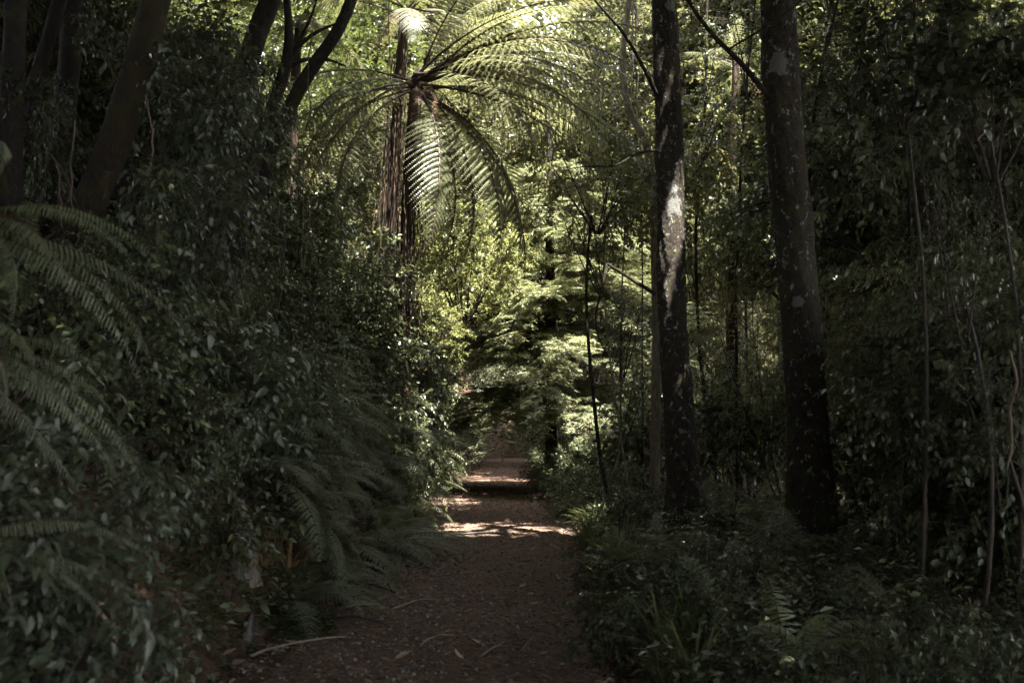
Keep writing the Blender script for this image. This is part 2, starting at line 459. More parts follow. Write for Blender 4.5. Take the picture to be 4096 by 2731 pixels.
def spray(seed, length, droop, mat, bark, name='branch', dens=1.0, nl=.05):
    """flat layered conifer branch along +x"""
    rng = np.random.default_rng(seed); fm = MB()
    t = np.linspace(0, 1, 14)
    P = np.stack([length * t, length * .05 * np.sin(t * 4 + seed), length * (.10 * t - droop * t ** 2)], -1)
    tube(fm, P, np.linspace(.026, .005, 14), 5, .5, 1)
    PO, DI, NO, SZ, TI = [], [], [], [], []

    def needles(Q, odd):
        ln = np.linalg.norm(Q[-1] - Q[0]); m = max(5, int(ln / .013 * dens))
        s = np.linspace(.05, 1, m); x = s * (len(Q) - 1); c = np.clip(x.astype(int), 0, len(Q) - 2)
        p = Q[c] + (Q[c + 1] - Q[c]) * (x - c)[:, None]; td = nrm(Q[-1] - Q[0])
        sd = nrm(np.cross(td, [0, 0, 1.0])); g = np.where(np.arange(m) % 2, 1, -1)[:, None]
        PO.append(p); DI.append(td * .7 + sd * g * .8 + rng.normal(0, .18, (m, 3)) + np.array([0, 0, .12]))
        NO.append(np.array([0, 0, 1.0]) + rng.normal(0, .35, (m, 3))); SZ.append(nl * rng.uniform(.7, 1.2, m) * (1.1 - .35 * s))
        TI.append(np.full(m, odd) + rng.normal(0, .08, m))
    n1 = int(10 * length)
    for i in range(n1):
        u = .12 + .88 * (i + rng.uniform(0, 1)) / n1
        for sg in (-1, 1):
            k = min(int(u * 13), 12); p = P[k] + (P[k + 1] - P[k]) * (u * 13 - k)
            d = np.array([.75, sg * .8, rng.normal(0, .12)]) + rng.normal(0, .12, 3)
            L1 = length * .36 * (1.05 - .75 * u) * rng.uniform(.6, 1.2) + .06
            B = shoot(rng, p, d, L1, 6, .18, .03)
            tube(fm, B, np.linspace(.007, .002, 6), 3, .5, 1)
            odd = .97 if rng.uniform() < .05 else np.clip(rng.normal(.5, .15), 0, .8)
            needles(B, odd)
            n2 = max(2, int(L1 / .055))
            for j in range(n2):
                v = .15 + .85 * (j + .5) / n2
                m = min(int(v * 5), 4); p2 = B[m] + (B[m + 1] - B[m]) * (v * 5 - m)
                for s2 in (-1, 1):
                    dd = nrm(B[m + 1] - B[m]); sd = np.cross(dd, [0, 0, 1.0])
                    W = shoot(rng, p2, dd * .7 + sd * s2 * .7 + rng.normal(0, .15, 3), (.05 + .30 * L1 * (1 - v)) * rng.uniform(.6, 1.2), 3, .2, .03)
                    needles(W, odd)
    scatter(fm, (np.array([[0, .1, 0], [0, -.1, 0], [.6, -.14, 0], [.6, .14, 0], [1, -.02, -.05], [1, .02, -.05]], float), np.array([[0, 1, 2, 3], [3, 2, 4, 5]])),
            np.concatenate(PO), np.concatenate(DI), np.concatenate(NO), np.concatenate(SZ), np.clip(np.concatenate(TI), 0, 1), 0)
    return fm.mesh(name, [mat, bark])


def tuft(seed, n, h, mat, wid=1.0, lean=.7, name='grass_tuft'):
    rng = np.random.default_rng(seed); mb = MB()
    for i in range(n):
        a = rng.uniform(0, 2 * PI); L = h * rng.uniform(.55, 1.15); r = .06 * rng.uniform(0, 1)
        t = np.linspace(0, 1, 7); out = lean * rng.uniform(.3, 1.2)
        hx = L * (out * t ** 1.6) ; hz = L * (t - .55 * out * t ** 2.6)
        c = np.stack([r * math.cos(a) + hx * math.cos(a), r * math.sin(a) + hx * math.sin(a), hz], -1)
        w = .006 * wid * rng.uniform(.7, 1.4) * np.array([.8, 1, 1, .9, .7, .45, .06]); s = np.array([-math.sin(a), math.cos(a), 0])
        V = np.concatenate([c + w[:, None] * s, c - np.array([0, 0, .003]), c - w[:, None] * s])
        i0 = np.arange(6)
        Q = np.concatenate([np.stack([i0, i0 + 1, 7 + i0 + 1, 7 + i0], -1), np.stack([7 + i0, 7 + i0 + 1, 14 + i0 + 1, 14 + i0], -1)])
        mb.add(V, Q, np.clip(rng.normal(.5, .2), 0, .95))
    return mb.mesh(name, mat)


# prototypes ---------------------------------------------------------------
P_SMALL = [bush(100 + i, 1.25, .85, 9, 9, 7, 9, .055, SMALL, M['leaf'], M['twig'], .45, .010, low=.12) for i in range(3)]
P_BROAD = [bush(200 + i, 1.5, .85, 6, 6, 4, 6, .135, OVATE, M['gloss'], M['twig'], .38, .012, low=.2) for i in range(3)]
P_TALL = [bush(300 + i, 3.0, 1.25, 9, 11, 7, 8, .075, OVAL, M['leaf'], M['twig'], .4, .018, low=.12) for i in range(3)]
P_OLIVE = [bush(350 + i, 3.6, 1.3, 11, 12, 8, 8, .07, LANCE, M['olive'], M['twig'], .3, .013, low=.08) for i in range(3)]
P_HERB = [bush(400 + i, .55, .45, 6, 5, 3, 6, .085, OVATE, M['leaf'], M['twig'], .3, .006, low=.2) for i in range(2)]
P_SAP = [bush(500 + i, 3.2, .75, 2, 9, 5, 6, .10, OVATE, M['gloss'], M['twig'], .4, .020, low=.25, spread=.35) for i in range(3)]
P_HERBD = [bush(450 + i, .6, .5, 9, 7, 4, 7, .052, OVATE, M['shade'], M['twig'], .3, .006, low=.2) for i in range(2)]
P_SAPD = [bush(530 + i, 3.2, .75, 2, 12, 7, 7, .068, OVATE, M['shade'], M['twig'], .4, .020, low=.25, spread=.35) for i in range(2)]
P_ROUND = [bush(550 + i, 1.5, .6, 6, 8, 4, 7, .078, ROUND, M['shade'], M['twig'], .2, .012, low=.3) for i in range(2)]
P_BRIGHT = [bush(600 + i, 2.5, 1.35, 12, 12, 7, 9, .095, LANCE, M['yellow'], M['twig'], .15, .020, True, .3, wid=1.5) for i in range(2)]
P_CROWN = [bush(700 + i, 2.8, 2.6, 11, 13, 10, 9, .115, OVAL, M['leaf'], M['twig'], .35, .05, low=.3, core=True) for i in range(2)]
P_BACK = [bush(750 + i, 4.6, 2.6, 13, 15, 9, 9, .12, SMALL, M['back'], M['twig'], .3, .05, low=.1, wid=1.2) for i in range(3)]
P_DIV = [bush(780 + i, 2.4, 1.6, 9, 10, 7, 8, .10, LANCE, M['olive'], M['twig'], .35, .016, low=.06, core=True, wid=1.5, flat=.7) for i in range(2)]

FR_PIN = [frond_pin(20 + i, 1.15, a0, a1, 30, .125, M['fern'], droop=.45) for i, (a0, a1) in enumerate([(55, -45), (35, -60), (62, -25), (15, -65)])]
FR_BI = [frond_bi(40 + i, 1.2, a0, a1, 24, .26, 14, M['fern'], rad=.006, pw=.20) for i, (a0, a1) in enumerate([(50, -40), (30, -55), (60, -15)])]
FR_LONG = [frond_pin(30 + i, 1.75, a0, a1, 50, .115, M['fern'], droop=.75, rad=.007, wid=.8) for i, (a0, a1) in enumerate([(12, -58), (-4, -62), (26, -52)])]
FR_DEAD = [frond_bi(60 + i, 1.3, 5, -85, 18, .16, 9, M['deadfern'], rad=.006, droop=1.2, pw=.3) for i in range(2)]
FR_TREE = [frond_bi(80 + i, 2.9, a0, a1, 29, .54, 26, M['tfern'], stalk=.2, rad=.022, droop=.55, pw=.165, sway=.05) for i, (a0, a1) in enumerate([(36, -26), (22, -38), (55, -10), (8, -58)])]
SPR = [spray(900 + i, 2.5, .24 + .06 * i, M['needle'], M['twig']) for i in range(4)]
GR = [tuft(30 + i, 46, h, M['grass'], w, ln) for i, (h, w, ln) in enumerate([(.45, 1.0, .8), (.62, 1.3, .7), (.34, .8, 1.0)])]


# ------------------------------------------------------------------ placing plants
def plant(pair, x, y, s, name, desc, cat, group, tilt=(0, 0), z=None, dz=-.03, rng=R_, sz=None, cap=False):
    zz = surf(x, y) if z is None else z
    if cap and y > 12.5:
        rr = {1.25: .85, 1.5: .8, 3.0: 1.2, 3.6: 1.25, .55: .4}.get(pair[1].get('h', 1.2), .8) * s
        x = min(x, float((452 - 512) / F * y) - rr)
        zz = surf(x, y) if z is None else z
    if cap:
        h = pair[1].get('h', 1.2)
        while s > .3:
            px, py = to_px((x, y, zz + h * s * .98))
            if py > np.interp(px, [0, 80, 130, 200, 260, 340, 400, 470], [235, 225, 235, 185, 150, 135, 150, 330]):
                break
            s *= .9
        if s <= .3:
            return None
    o = empty(name, (x, y, zz + dz), rng.uniform(0, 2 * PI))
    st = link('stems', pair[0], o); fo = link('foliage', pair[1], o)
    o.scale = (s, s, s * (sz or rng.uniform(.9, 1.1)))
    o.rotation_euler = (tilt[1], tilt[0], o.rotation_euler[2])
    reg(o, desc, cat, group, (x, y, zz + .55 * s * pair[1].get('h', 1.2)))
    return o


for prs, h in ((P_SMALL, 1.25), (P_BROAD, 1.5), (P_TALL, 3.0), (P_OLIVE, 3.6), (P_HERB, .55), (P_HERBD, .6), (P_SAPD, 3.2), (P_SAP, 3.2), (P_ROUND, 1.5), (P_BRIGHT, 2.5), (P_BACK, 4.6)):
    for pr in prs:
        pr[1]['h'] = h


def fern(x, y, s, kind, desc, group, facing=None, spread=PI, n=9, rng=R_, name='ground_fern', z=None, up=0.0):
    """a ground fern: its fronds are parts; facing = the downhill direction they hang to"""
    zz = surf(x, y) if z is None else z
    o = empty(name, (x, y, zz))
    bank = {'pin': FR_PIN, 'bi': FR_BI, 'long': FR_LONG}[kind]
    for i in range(n):
        me = bank[int(rng.integers(len(bank)))]
        f = link('frond', me, o, (0, 0, .03))
        a = (rng.uniform(0, 2 * PI) if facing is None else facing + (2 * (i + rng.uniform(0, 1)) / n - 1) * spread)
        k = s * rng.uniform(.75, 1.15)
        f.rotation_euler = (rng.normal(0, .25), rng.uniform(-.35, .3) - up, a); f.scale = (k, k, k)
    if rng.uniform() < .45:
        f = link('dead_frond', FR_DEAD[int(rng.integers(2))], o, (0, 0, .05)); k = s * .8
        f.rotation_euler = (0, rng.uniform(-.5, -.1), (rng.uniform(0, 6) if facing is None else facing + rng.uniform(-1, 1))); f.scale = (k, k, k)
    c = (x + (.35 * s * math.cos(facing) if facing is not None else 0), y + (.35 * s * math.sin(facing) if facing is not None else 0), zz + .4 * s)
    return reg(o, desc, 'fern', group, c)


def trunk_mesh(pts, rad, sides=22, seed=0, rough=.035, flare=0.0, ring=.07, name='trunk', mats=None):
    rng = np.random.default_rng(seed)
    P = np.asarray(pts, float); rad = np.asarray(rad, float)
    s = np.concatenate([[0], np.cumsum(np.linalg.norm(np.diff(P, axis=0), axis=1))])
    n = max(8, int(s[-1] / ring)); u = np.linspace(0, s[-1], n)
    # smooth interpolation of the read-off points
    C = np.stack([np.interp(u, s, P[:, k]) for k in range(3)], -1); r = np.interp(u, s, rad)
    for _ in range(14):
        C[1:-1] = .5 * C[1:-1] + .25 * (C[:-2] + C[2:]); r[1:-1] = .5 * r[1:-1] + .25 * (r[:-2] + r[2:])
    r = r * (1 + flare * np.exp(-u / .28))
    T = nrm(np.gradient(C, axis=0)); A = nrm(np.cross(T, [0, 1.0, 0])); B = np.cross(T, A)
    a = np.linspace(0, 2 * PI, sides, endpoint=False)
    ph = rng.uniform(0, 6, 8)
    nz = (.5 * np.sin(3 * a[None] + u[:, None] * 1.1 + ph[0]) + .4 * np.sin(5 * a[None] - u[:, None] * 2.3 + ph[1]) + .5 * np.sin(2 * a[None] + u[:, None] * 4.1 + ph[2])
          + .35 * np.sin(9 * a[None] + u[:, None] * 9 + ph[3]) + .5 * np.sin(u[:, None] * 5.3 + ph[4]) * np.cos(a[None] + ph[5]))
    nz = nz + rng.normal(0, .25, nz.shape)
    rr = r[:, None] * (1 + rough * nz)
    V = C[:, None] + rr[..., None] * (np.cos(a)[None, :, None] * A[:, None] + np.sin(a)[None, :, None] * B[:, None])
    i = np.arange(n - 1)[:, None]; j = np.arange(sides)[None]
    Q = np.stack([i * sides + j, i * sides + (j + 1) % sides, (i + 1) * sides + (j + 1) % sides, (i + 1) * sides + j], -1)
    mb = MB(); mb.add(V, Q); return mb.mesh(name, mats)


def tree(name, label, cat, group, pix, Y, rad, mat, seed, crowns=(), flare=.25, rough=.035, base_drop=.3, sides=22):
    """pix = trunk centre line read off the photo at depth Y (or per point depths); crowns = (dx, dy, dz from the trunk's top, scale)"""
    Ys = Y if isinstance(Y, (list, tuple)) else [Y] * len(pix)
    W = np.array([at(px, py, yy) for (px, py), yy in zip(pix, Ys)])
    base = W[0].copy(); g = surf(base[0], base[1])
    if base[2] > g - base_drop:
        d = W[0] - W[1]; d = d / max(abs(d[2]), .2)
        k = min(base[2] - (g - base_drop), 3)
        W = np.concatenate([[W[0] + d * k * np.array([.6, .6, 1])], W]); W[0][2] = min(W[0][2], surf(W[0][0], W[0][1]) - .15)
        rad = [rad[0] * 1.06] + list(rad)
    base = W[0].copy()
    root = empty(name, base)
    link('trunk', trunk_mesh(W - base, rad, sides, seed, rough, flare, mats=mat), root)
    top = W[-1] - base
    rng = np.random.default_rng(seed)
    for (dx, dy, dz, s) in crowns:
        pr = P_CROWN[int(rng.integers(2))]
        lb = MB(); e = top + np.array([dx, dy, dz])
        tube(lb, bend(rng, top - np.array([0, 0, .35]), e + np.array([0, 0, .3 * s]), 9, np.array([0, 0, .25]), .03), np.linspace(rad[-1] * .75, .04, 9), 8)
        link('limb', lb.mesh('limb', mat), root)
        c = link('crown', pr[1], root, e); c.scale = (s, s, s); c.rotation_euler[2] = rng.uniform(0, 6)
        c2 = link('branches', pr[0], root, e); c2.scale = (s, s, s); c2.rotation_euler[2] = c.rotation_euler[2]
    tag(root, label, cat, group)
    return root, W


# ================================================================== the setting
def sheet(name, xs, ys, hf, mat):
    X, Y = np.meshgrid(xs, ys); Z = hf(X, Y)
    nx = len(xs); i = np.arange(len(ys) - 1)[:, None]; j = np.arange(nx - 1)[None]
    Q = np.stack([i * nx + j, i * nx + j + 1, (i + 1) * nx + j + 1, (i + 1) * nx + j], -1)
    mb = MB(); mb.add(np.stack([X, Y, Z], -1), Q); o = link(name, mb.mesh(name, mat)); o['kind'] = 'structure'; return o


xs = np.concatenate([np.linspace(-90, -9, 30)[:-1], np.arange(-9, 9, .16), np.linspace(9, 90, 30)])
ys = np.concatenate([np.arange(-30, 0, 1.0), np.arange(0, 30, .2), np.arange(30, 54, .4), np.linspace(54, 190, 40)])
sheet('ground', xs, ys, ground_h, M['ground'])
yy = np.arange(-6, 43.61, .1); dd = np.linspace(-1.12, 1.12, 41)
D, Y = np.meshgrid(dd, yy)
X = D * (1 + .05 * np.sin(Y * 2.1 + np.sign(D))) + pc(Y)
Zp = path_h(X, Y) + .004 - .06 * np.clip((np.abs(D) - .98) / .14, 0, 1)
i = np.arange(len(yy) - 1)[:, None]; j = np.arange(40)[None]
mb = MB(); mb.add(np.stack([X, Y, Zp], -1), np.stack([i * 41 + j, i * 41 + j + 1, (i + 1) * 41 + j + 1, (i + 1) * 41 + j], -1))
link('path', mb.mesh('path', M['path']))['kind'] = 'structure'


def zs(x, y):
    d = np.abs(x - pc(y)); return np.where(d < .97, path_h(x, y) + .006, ground_h(x, y) + .006)


def strewn(n, y0, y1, dmin, dmax, pw=1.0):
    y = y0 + (y1 - y0) * R_.uniform(0, 1, n) ** pw; d = R_.uniform(dmin, dmax, n)
    x = pc(y) + d; return np.stack([x, y, zs(x, y)], -1)


def flat_dirs(n, tilt=.25):
    a = R_.uniform(0, 2 * PI, n)
    return np.stack([np.cos(a), np.sin(a), R_.normal(0, tilt * .4, n)], -1), np.stack([R_.normal(0, tilt, n), R_.normal(0, tilt, n), np.ones(n)], -1)


# leaf litter and fallen needles: nobody could count them
mb = MB()
p = strewn(46000, 3, 44, -1.9, 1.3, 1.7); d, n = flat_dirs(len(p), .3)
scatter(mb, FLAKE, p, d, n, R_.uniform(.012, .05, len(p)), np.clip(R_.beta(1.3, 2.6, len(p)), 0, .95), 0, R_.uniform(.5, 1.2, len(p)))
o = link('leaf_litter', mb.mesh('leaf_litter', M['litter'])); o['kind'] = 'stuff'
o['label'] = 'brown fallen leaves and chips strewn over the trodden path'; o['category'] = 'leaf litter'
mb = MB()
p = strewn(26000, 3, 30, -2.3, 1.2, 1.8); d, n = flat_dirs(len(p), .12); d[:, 1] *= .55
NEED = (np.array([[0, .012, 0], [0, -.012, 0], [1, -.008, 0], [1, .008, 0]]), np.array([[0, 1, 2, 3]]))
scatter(mb, NEED, p + [0, 0, .004], d, n, R_.uniform(.05, .22, len(p)), np.clip(R_.beta(1.5, 3.2, len(p)), 0, .9))
o = link('fallen_needles', mb.mesh('fallen_needles', M['litter'])); o['kind'] = 'stuff'
o['label'] = 'thin reddish needles and stalks matted over the path'; o['category'] = 'needles'
mb = MB()
p = strewn(7000, 3.2, 26, -1.1, 1.05, 1.8)
ICO = np.array([[1, 0, 0], [0, 1, 0], [-1, 0, 0], [0, -1, 0]])
for q in p:
    s = R_.uniform(.006, .022); a = R_.uniform(0, PI); k = R_.uniform(.6, 1.1, 8)
    ca, sa = math.cos(a), math.sin(a)
    V = np.array([[1, .1, 0], [.1, 1, 0], [-1, -.1, 0], [0, -1, 0], [.6, .1, .7], [0, .6, .75], [-.55, 0, .6], [.1, -.6, .65]]) * k[:, None] * s
    V = np.stack([V[:, 0] * ca - V[:, 1] * sa, V[:, 0] * sa + V[:, 1] * ca, V[:, 2] - .002], -1) + q
    mb.add(V, [[0, 1, 5, 4], [1, 2, 6, 5], [2, 3, 7, 6], [3, 0, 4, 7], [4, 5, 6, 7]], R_.uniform(0, 1))
o = link('gravel', mb.mesh('gravel', M['stone'], False)); o['kind'] = 'stuff'
o['label'] = 'dark gravel stones trodden into the path'; o['category'] = 'gravel'
mb = MB()
n_ = 2600; y = 3 + 30 * R_.uniform(0, 1, n_) ** 1.8; d0 = np.sign(R_.uniform(-1, 1, n_) - .1) * (1.15 - 1.1 * R_.uniform(0, 1, n_) ** 2.2) - .05; x = pc(y) + d0
p = np.stack([x, y, zs(x, y) + .006], -1); d, n = flat_dirs(n_, .35); scatter(mb, OVAL, p, d, n, R_.uniform(.04, .085, n_), np.clip(R_.beta(1.6, 2.4, n_), 0, .9), 0, R_.uniform(.6, 1.1, n_))
o = link('dead_leaves', mb.mesh('dead_leaves', M['litter'])); o['kind'] = 'stuff'
o['label'] = 'curled brown leaves drifted along both edges of the path'; o['category'] = 'dead leaves'
# litter and small ground plants under the undergrowth on both sides
mb = MB()
for sgn in (-1, 1):
    n_ = 16000; y = 2.5 + 40 * R_.uniform(0, 1, n_) ** 1.6; d0 = sgn * (1.1 + 6 * R_.uniform(0, 1, n_) ** 1.3); x = pc(y) + d0
    p = np.stack([x, y, ground_h(x, y) + .01], -1); d, n = flat_dirs(n_, .5)
    scatter(mb, FLAKE, p, d, n, R_.uniform(.03, .10, n_), np.clip(R_.beta(1.2, 3.2, n_), 0, .9))
o = link('forest_floor_litter', mb.mesh('forest_floor_litter', M['litter'])); o['kind'] = 'stuff'
o['label'] = 'dead leaves lying under the ferns and shrubs'; o['category'] = 'leaf litter'
mb = MB()
n_ = 60000; y = 2.5 + 30 * R_.uniform(0, 1, n_) ** 1.3; sg = np.where(R_.uniform(0, 1, n_) < .6, -1, 1)
x = pc(y) + sg * (1.15 + 5.5 * R_.uniform(0, 1, n_) ** 1.2); p = np.stack([x, y, ground_h(x, y) + R_.uniform(.02, .34, n_)], -1)
d, n = flat_dirs(n_, .5); scatter(mb, SMALL, p, d, n, R_.uniform(.035, .085, n_), np.clip(R_.normal(.45, .2, n_), 0, .95))
o = link('undergrowth', mb.mesh('undergrowth', M['leaf'])); o['kind'] = 'stuff'
o['label'] = 'low small-leaved undergrowth carpeting the ground beside the path'; o['category'] = 'undergrowth'

# ================================================================== trees
TR = 'trees leaning over the left bank'
PLACE = {}
lich = [at(779, 63, 10.3), at(792, 300, 10.3)]
b0 = None
W2pix = [(812, 560), (811, 500), (808, 400), (800, 300), (790, 200), (782, 100), (777, 0), (771, -120), (762, -260), (752, -420)]
W1pix = [(686, 522), (684, 480), (678, 400), (672, 300), (670, 200), (668, 100), (664, 0), (660, -130), (655, -280), (652, -420)]


def trunk_patches(pix, Y, drop, spots):
    W = at(*pix[0], Y); base = np.array([W[0], W[1], min(W[2], surf(W[0], W[1]) - .15)])
    d = nrm(W - at(*pix[1], Y)); return [(*(at(px, py, Y - .22) - base), r) for px, py, r in spots]


def big_tree(pix, Y, rad, label, seed, spots, limbs, crowns, moss, lic):
    W = np.array([at(px, py, Y) for px, py in pix])
    g = surf(W[0][0], W[0][1]) - .25
    if W[0][2] > g:
        W = np.concatenate([[[W[0][0] + .02, Y, g]], W]); rad = [rad[0] * 1.12] + list(rad)
    base = W[0].copy(); root = empty('tree', base)
    mt = bark_mat('lichen_bark', (.011, .008, .007), (.068, .051, .039), (.046, .044, .016), (.27, .265, .24), moss, lic,
                  [(*(at(px, py, Y - rad[3] * .95) - base), r) for px, py, r in spots])
    link('trunk', trunk_mesh(W - base, rad, 56, seed, .06, .9, .025, mats=mt), root)
    for lp, ly, r0, r1 in limbs:
        P = np.array([at(px, py, y) for (px, py), y in zip(lp, ly)]) - base
        link('limb', trunk_mesh(P, np.linspace(r0, r1, len(P)), 8, seed + len(lp), .05, 0, .05, mats=M['darkbark']), root)
    rng = np.random.default_rng(seed); top = W[-1] - base
    for (dx, dy, dz, s) in crowns:
        pr = P_CROWN[int(rng.integers(2))]; e = top + np.array([dx, dy, dz]); lb = MB()
        tube(lb, bend(rng, top - np.array([0, 0, .5]), e + np.array([0, 0, .3]), 9, np.array([0, 0, .25]), .03), np.linspace(.10, .04, 9), 8)
        link('limb', lb.mesh('limb', M['darkbark']), root)
        rz = rng.uniform(0, 6)
        for nm, me in (('crown', pr[1]), ('branches', pr[0])):
            c = link(nm, me, root, e); c.scale = (s, s, s); c.rotation_euler[2] = rz
    tag(root, label, 'tree'); return root


big_tree(W2pix, 10.5, [.27, .23, .205, .205, .20, .195, .185, .17, .15, .12],
         'thick mossy tree trunk with a round pale lichen blotch near its top', 3,
         [(779, 63, .13), (798, 302, .07)],
         [([(770, 98), (741, 62), (719, 42), (697, 16), (684, -6), (672, -40)], [10.4, 10.2, 10.1, 10.0, 9.9, 9.8], .035, .012),
          ([(729, 49), (765, 27), (796, 7), (820, -20)], [10.1, 9.9, 9.8, 9.7], .012, .006)],
         [(-1.6, -4.2, .2, 1.0), (.6, -3.9, .2, 1.0), (2.9, 1.0, .8, .8)], .6, 1.0)
big_tree(W1pix, 13.0, [.25, .215, .19, .185, .18, .175, .165, .15, .13, .11],
         'slimmer straight tree trunk with pale bark patches, dark towards its foot', 4,
         [(676, 205, .15), (673, 188, .09), (672, 5, .09)],
         [([(655, 294), (643, 286), (631, 278), (613, 268), (607, 263)], [12.9, 13.0, 13.0, 12.9, 12.9], .028, .018),
          ([(607, 263), (601, 293), (594, 315), (598, 341), (606, 352)], [12.9, 12.8, 12.8, 12.7, 12.7], .017, .006),
          ([(657, 95), (640, 60), (622, 30), (605, 12), (590, -5)], [12.9, 12.6, 12.4, 12.2, 12.0], .03, .012),
          ([(657, 150), (636, 152), (615, 168), (590, 165), (560, 170)], [12.9, 12.7, 12.6, 12.5, 12.3], .022, .007)],
         [(-2.6, -2.0, .6, .95), (-3.2, -3.6, .8, .95)], .4, 1.05)

CR = [(-1.0, -.8, .3, 1.0), (1.6, -.3, .3, .95)]
tree('tree', 'thick leaning trunk furred with brown moss on the left bank', 'tree', TR,
     [(76, 232), (102, 174), (119, 138), (131, 94), (143, 51), (156, 0), (172, -70), (196, -160), (215, -260)], 8.5,
     [.16, .13, .135, .14, .135, .125, .12, .11, .09], M['mossbark'], 21, [(-1.0, -1.4, .3, 1.0), (1.3, .2, .4, .95), (-2.6, .8, .2, 1.0), (.6, -2.8, .5, 1.0)], .2, .06)
tree('tree', 'bare black trunk leaning right behind the big drooping leaves', 'tree', TR,
     [(222, 150), (231, 116), (244, 80), (255, 36), (268, 9), (284, -40), (304, -110), (322, -190)], 11.0,
     [.14, .125, .12, .12, .115, .11, .10, .08], M['darkbark'], 22, [(-.6, -1.2, .4, .9), (-2.2, .6, .6, 1.0)], .2)
tree('tree', 'dark forked trunk splitting into thin curved limbs', 'tree', TR,
     [(256, 150), (266, 122), (276, 99), (284, 73), (290, 56), (289, 25), (284, -30)], 12.0, [.09, .08, .08, .075, .07, .05, .03], M['darkbark'], 23, [], .2)
f3 = SC.objects[-1] if False else [o for o in COL.objects if o.get('label', '').startswith('dark forked')][0]
for lp in ([(288, 60), (302, 41), (312, 33), (325, 28), (345, 20)], [(288, 68), (297, 59), (312, 57), (328, 58), (346, 66)], [(289, 62), (296, 45), (310, 22), (318, -5)]):
    P = np.array([at(px, py, 12.0) for px, py in lp]) - np.array(f3.location)
    link('limb', trunk_mesh(P, np.linspace(.035, .010, len(P)), 8, len(lp), .05, 0, .05, mats=M['darkbark']), f3)
tree('tree', 'slim dark trunk leaning steeply right beside the forked trunk', 'tree', TR,
     [(272, 145), (284, 120), (297, 93), (316, 61), (332, 42), (348, 12), (362, -40)], 13.0, [.10, .095, .09, .09, .085, .08, .07], M['darkbark'], 24, [(-1.4, -1.6, 1.2, .85)], .2)
tree('tree', 'upright dark trunk half hidden by leaves at the top left', 'tree', TR,
     [(62, 130), (66, 93), (70, 58), (73, 0), (75, -80), (77, -180)], 10.5, [.13, .12, .115, .11, .10, .09], M['darkbark'], 25, [(-1.6, -.4, .2, 1.0), (.2, 1.6, .5, .95)], .2)
tree('tree', 'slender trunk tilting right between the upright and edge trunks', 'tree', TR,
     [(28, 110), (36, 80), (48, 43), (60, 0), (74, -60), (90, -140)], 9.6, [.08, .075, .07, .07, .065, .06], M['darkbark'], 26, [(-1.5, -1.0, .6, .95)], .2)
tree('tree', 'straight shaded trunk at the very left edge of the view', 'tree', TR,
     [(10, 150), (13, 80), (16, 0), (18, -90), (20, -200)], 8.0, [.10, .09, .085, .08, .07], M['darkbark'], 27, [(-.6, -1.8, .2, 1.0), (-1.6, 1.2, .6, 1.0), (.8, -3.6, .4, 1.05)], .2)
tree('tree', 'pale crooked young trunk just left of the patchy trunk', 'tree', None,
     [(655, 470), (657, 330), (654, 215), (652, 174), (648, 145), (640, 131), (626, 104), (622, 60), (628, 10), (634, -60)], 17.0,
     [.085, .08, .075, .07, .07, .065, .06, .05, .045, .04], M['palebark'], 29, [], .2)

# slim saplings of the thicket behind the two big trunks ---------------------
SAPG = 'thin saplings in the right thicket'


def sapling(px0, py0, px1, Y, r, seed, leafy=True, mat=None):
    rng = np.random.default_rng(seed)
    g0 = at(px0, py0, Y); g = surf(g0[0], Y); a = np.array([g0[0], Y, g - .1])
    e = at(px1, -60, Y + rng.uniform(-.4, .4)); P = bend(rng, a, e, 9, np.array([rng.normal(0, .5), 0, 0]), .10)
    root = empty('sapling', a)
    r *= .72; link('trunk', trunk_mesh(P - a, np.linspace(r, r * .55, 9), 9, seed, .05, .2, .08, mats=mat or M['darkbark']), root)
    if leafy:
        for k in range(int(rng.integers(3, 6))):
            t = rng.uniform(.15, .98); q = P[0] + (P[-1] - P[0]) * t; q = P[int(t * 8)] - a
            pr = P_SAP[int(rng.integers(3))]; s = rng.uniform(.5, .8)
            rz = rng.uniform(0, 6)
            for nm, me in (('foliage', pr[1]), ('stems', pr[0])):
                c = link(nm, me, root, q - np.array([0, 0, .2])); c.scale = (s, s, s * .8); c.rotation_euler = (rng.normal(0, .1), .25 * rng.normal(), rz)
    reg(root, 'thin dark sapling', 'sapling', SAPG, at(px0 * .5 + px1 * .5, 330, Y)); return root


for k, (a, b, Y, r) in enumerate([(722, 700, 18, .05), (738, 752, 17, .04), (845, 868, 13, .04), (868, 880, 15, .055), (896, 890, 14, .05), (915, 905, 12, .04), (930, 962, 11, .035), (948, 940, 16, .06), (978, 985, 13, .05), (1010, 986, 9, .03), (860, 846, 17, .06), (640, 632, 19, .025), (618, 628, 18, .025), (632, 612, 17, .025), (860, 880, 11, .03)]):
    sapling(a, 560, b, Y, r, 1200 + k, leafy=(k % 5 != 4), mat=M['palebark'] if k in (12, 13) else None)

# ================================================================== tree ferns


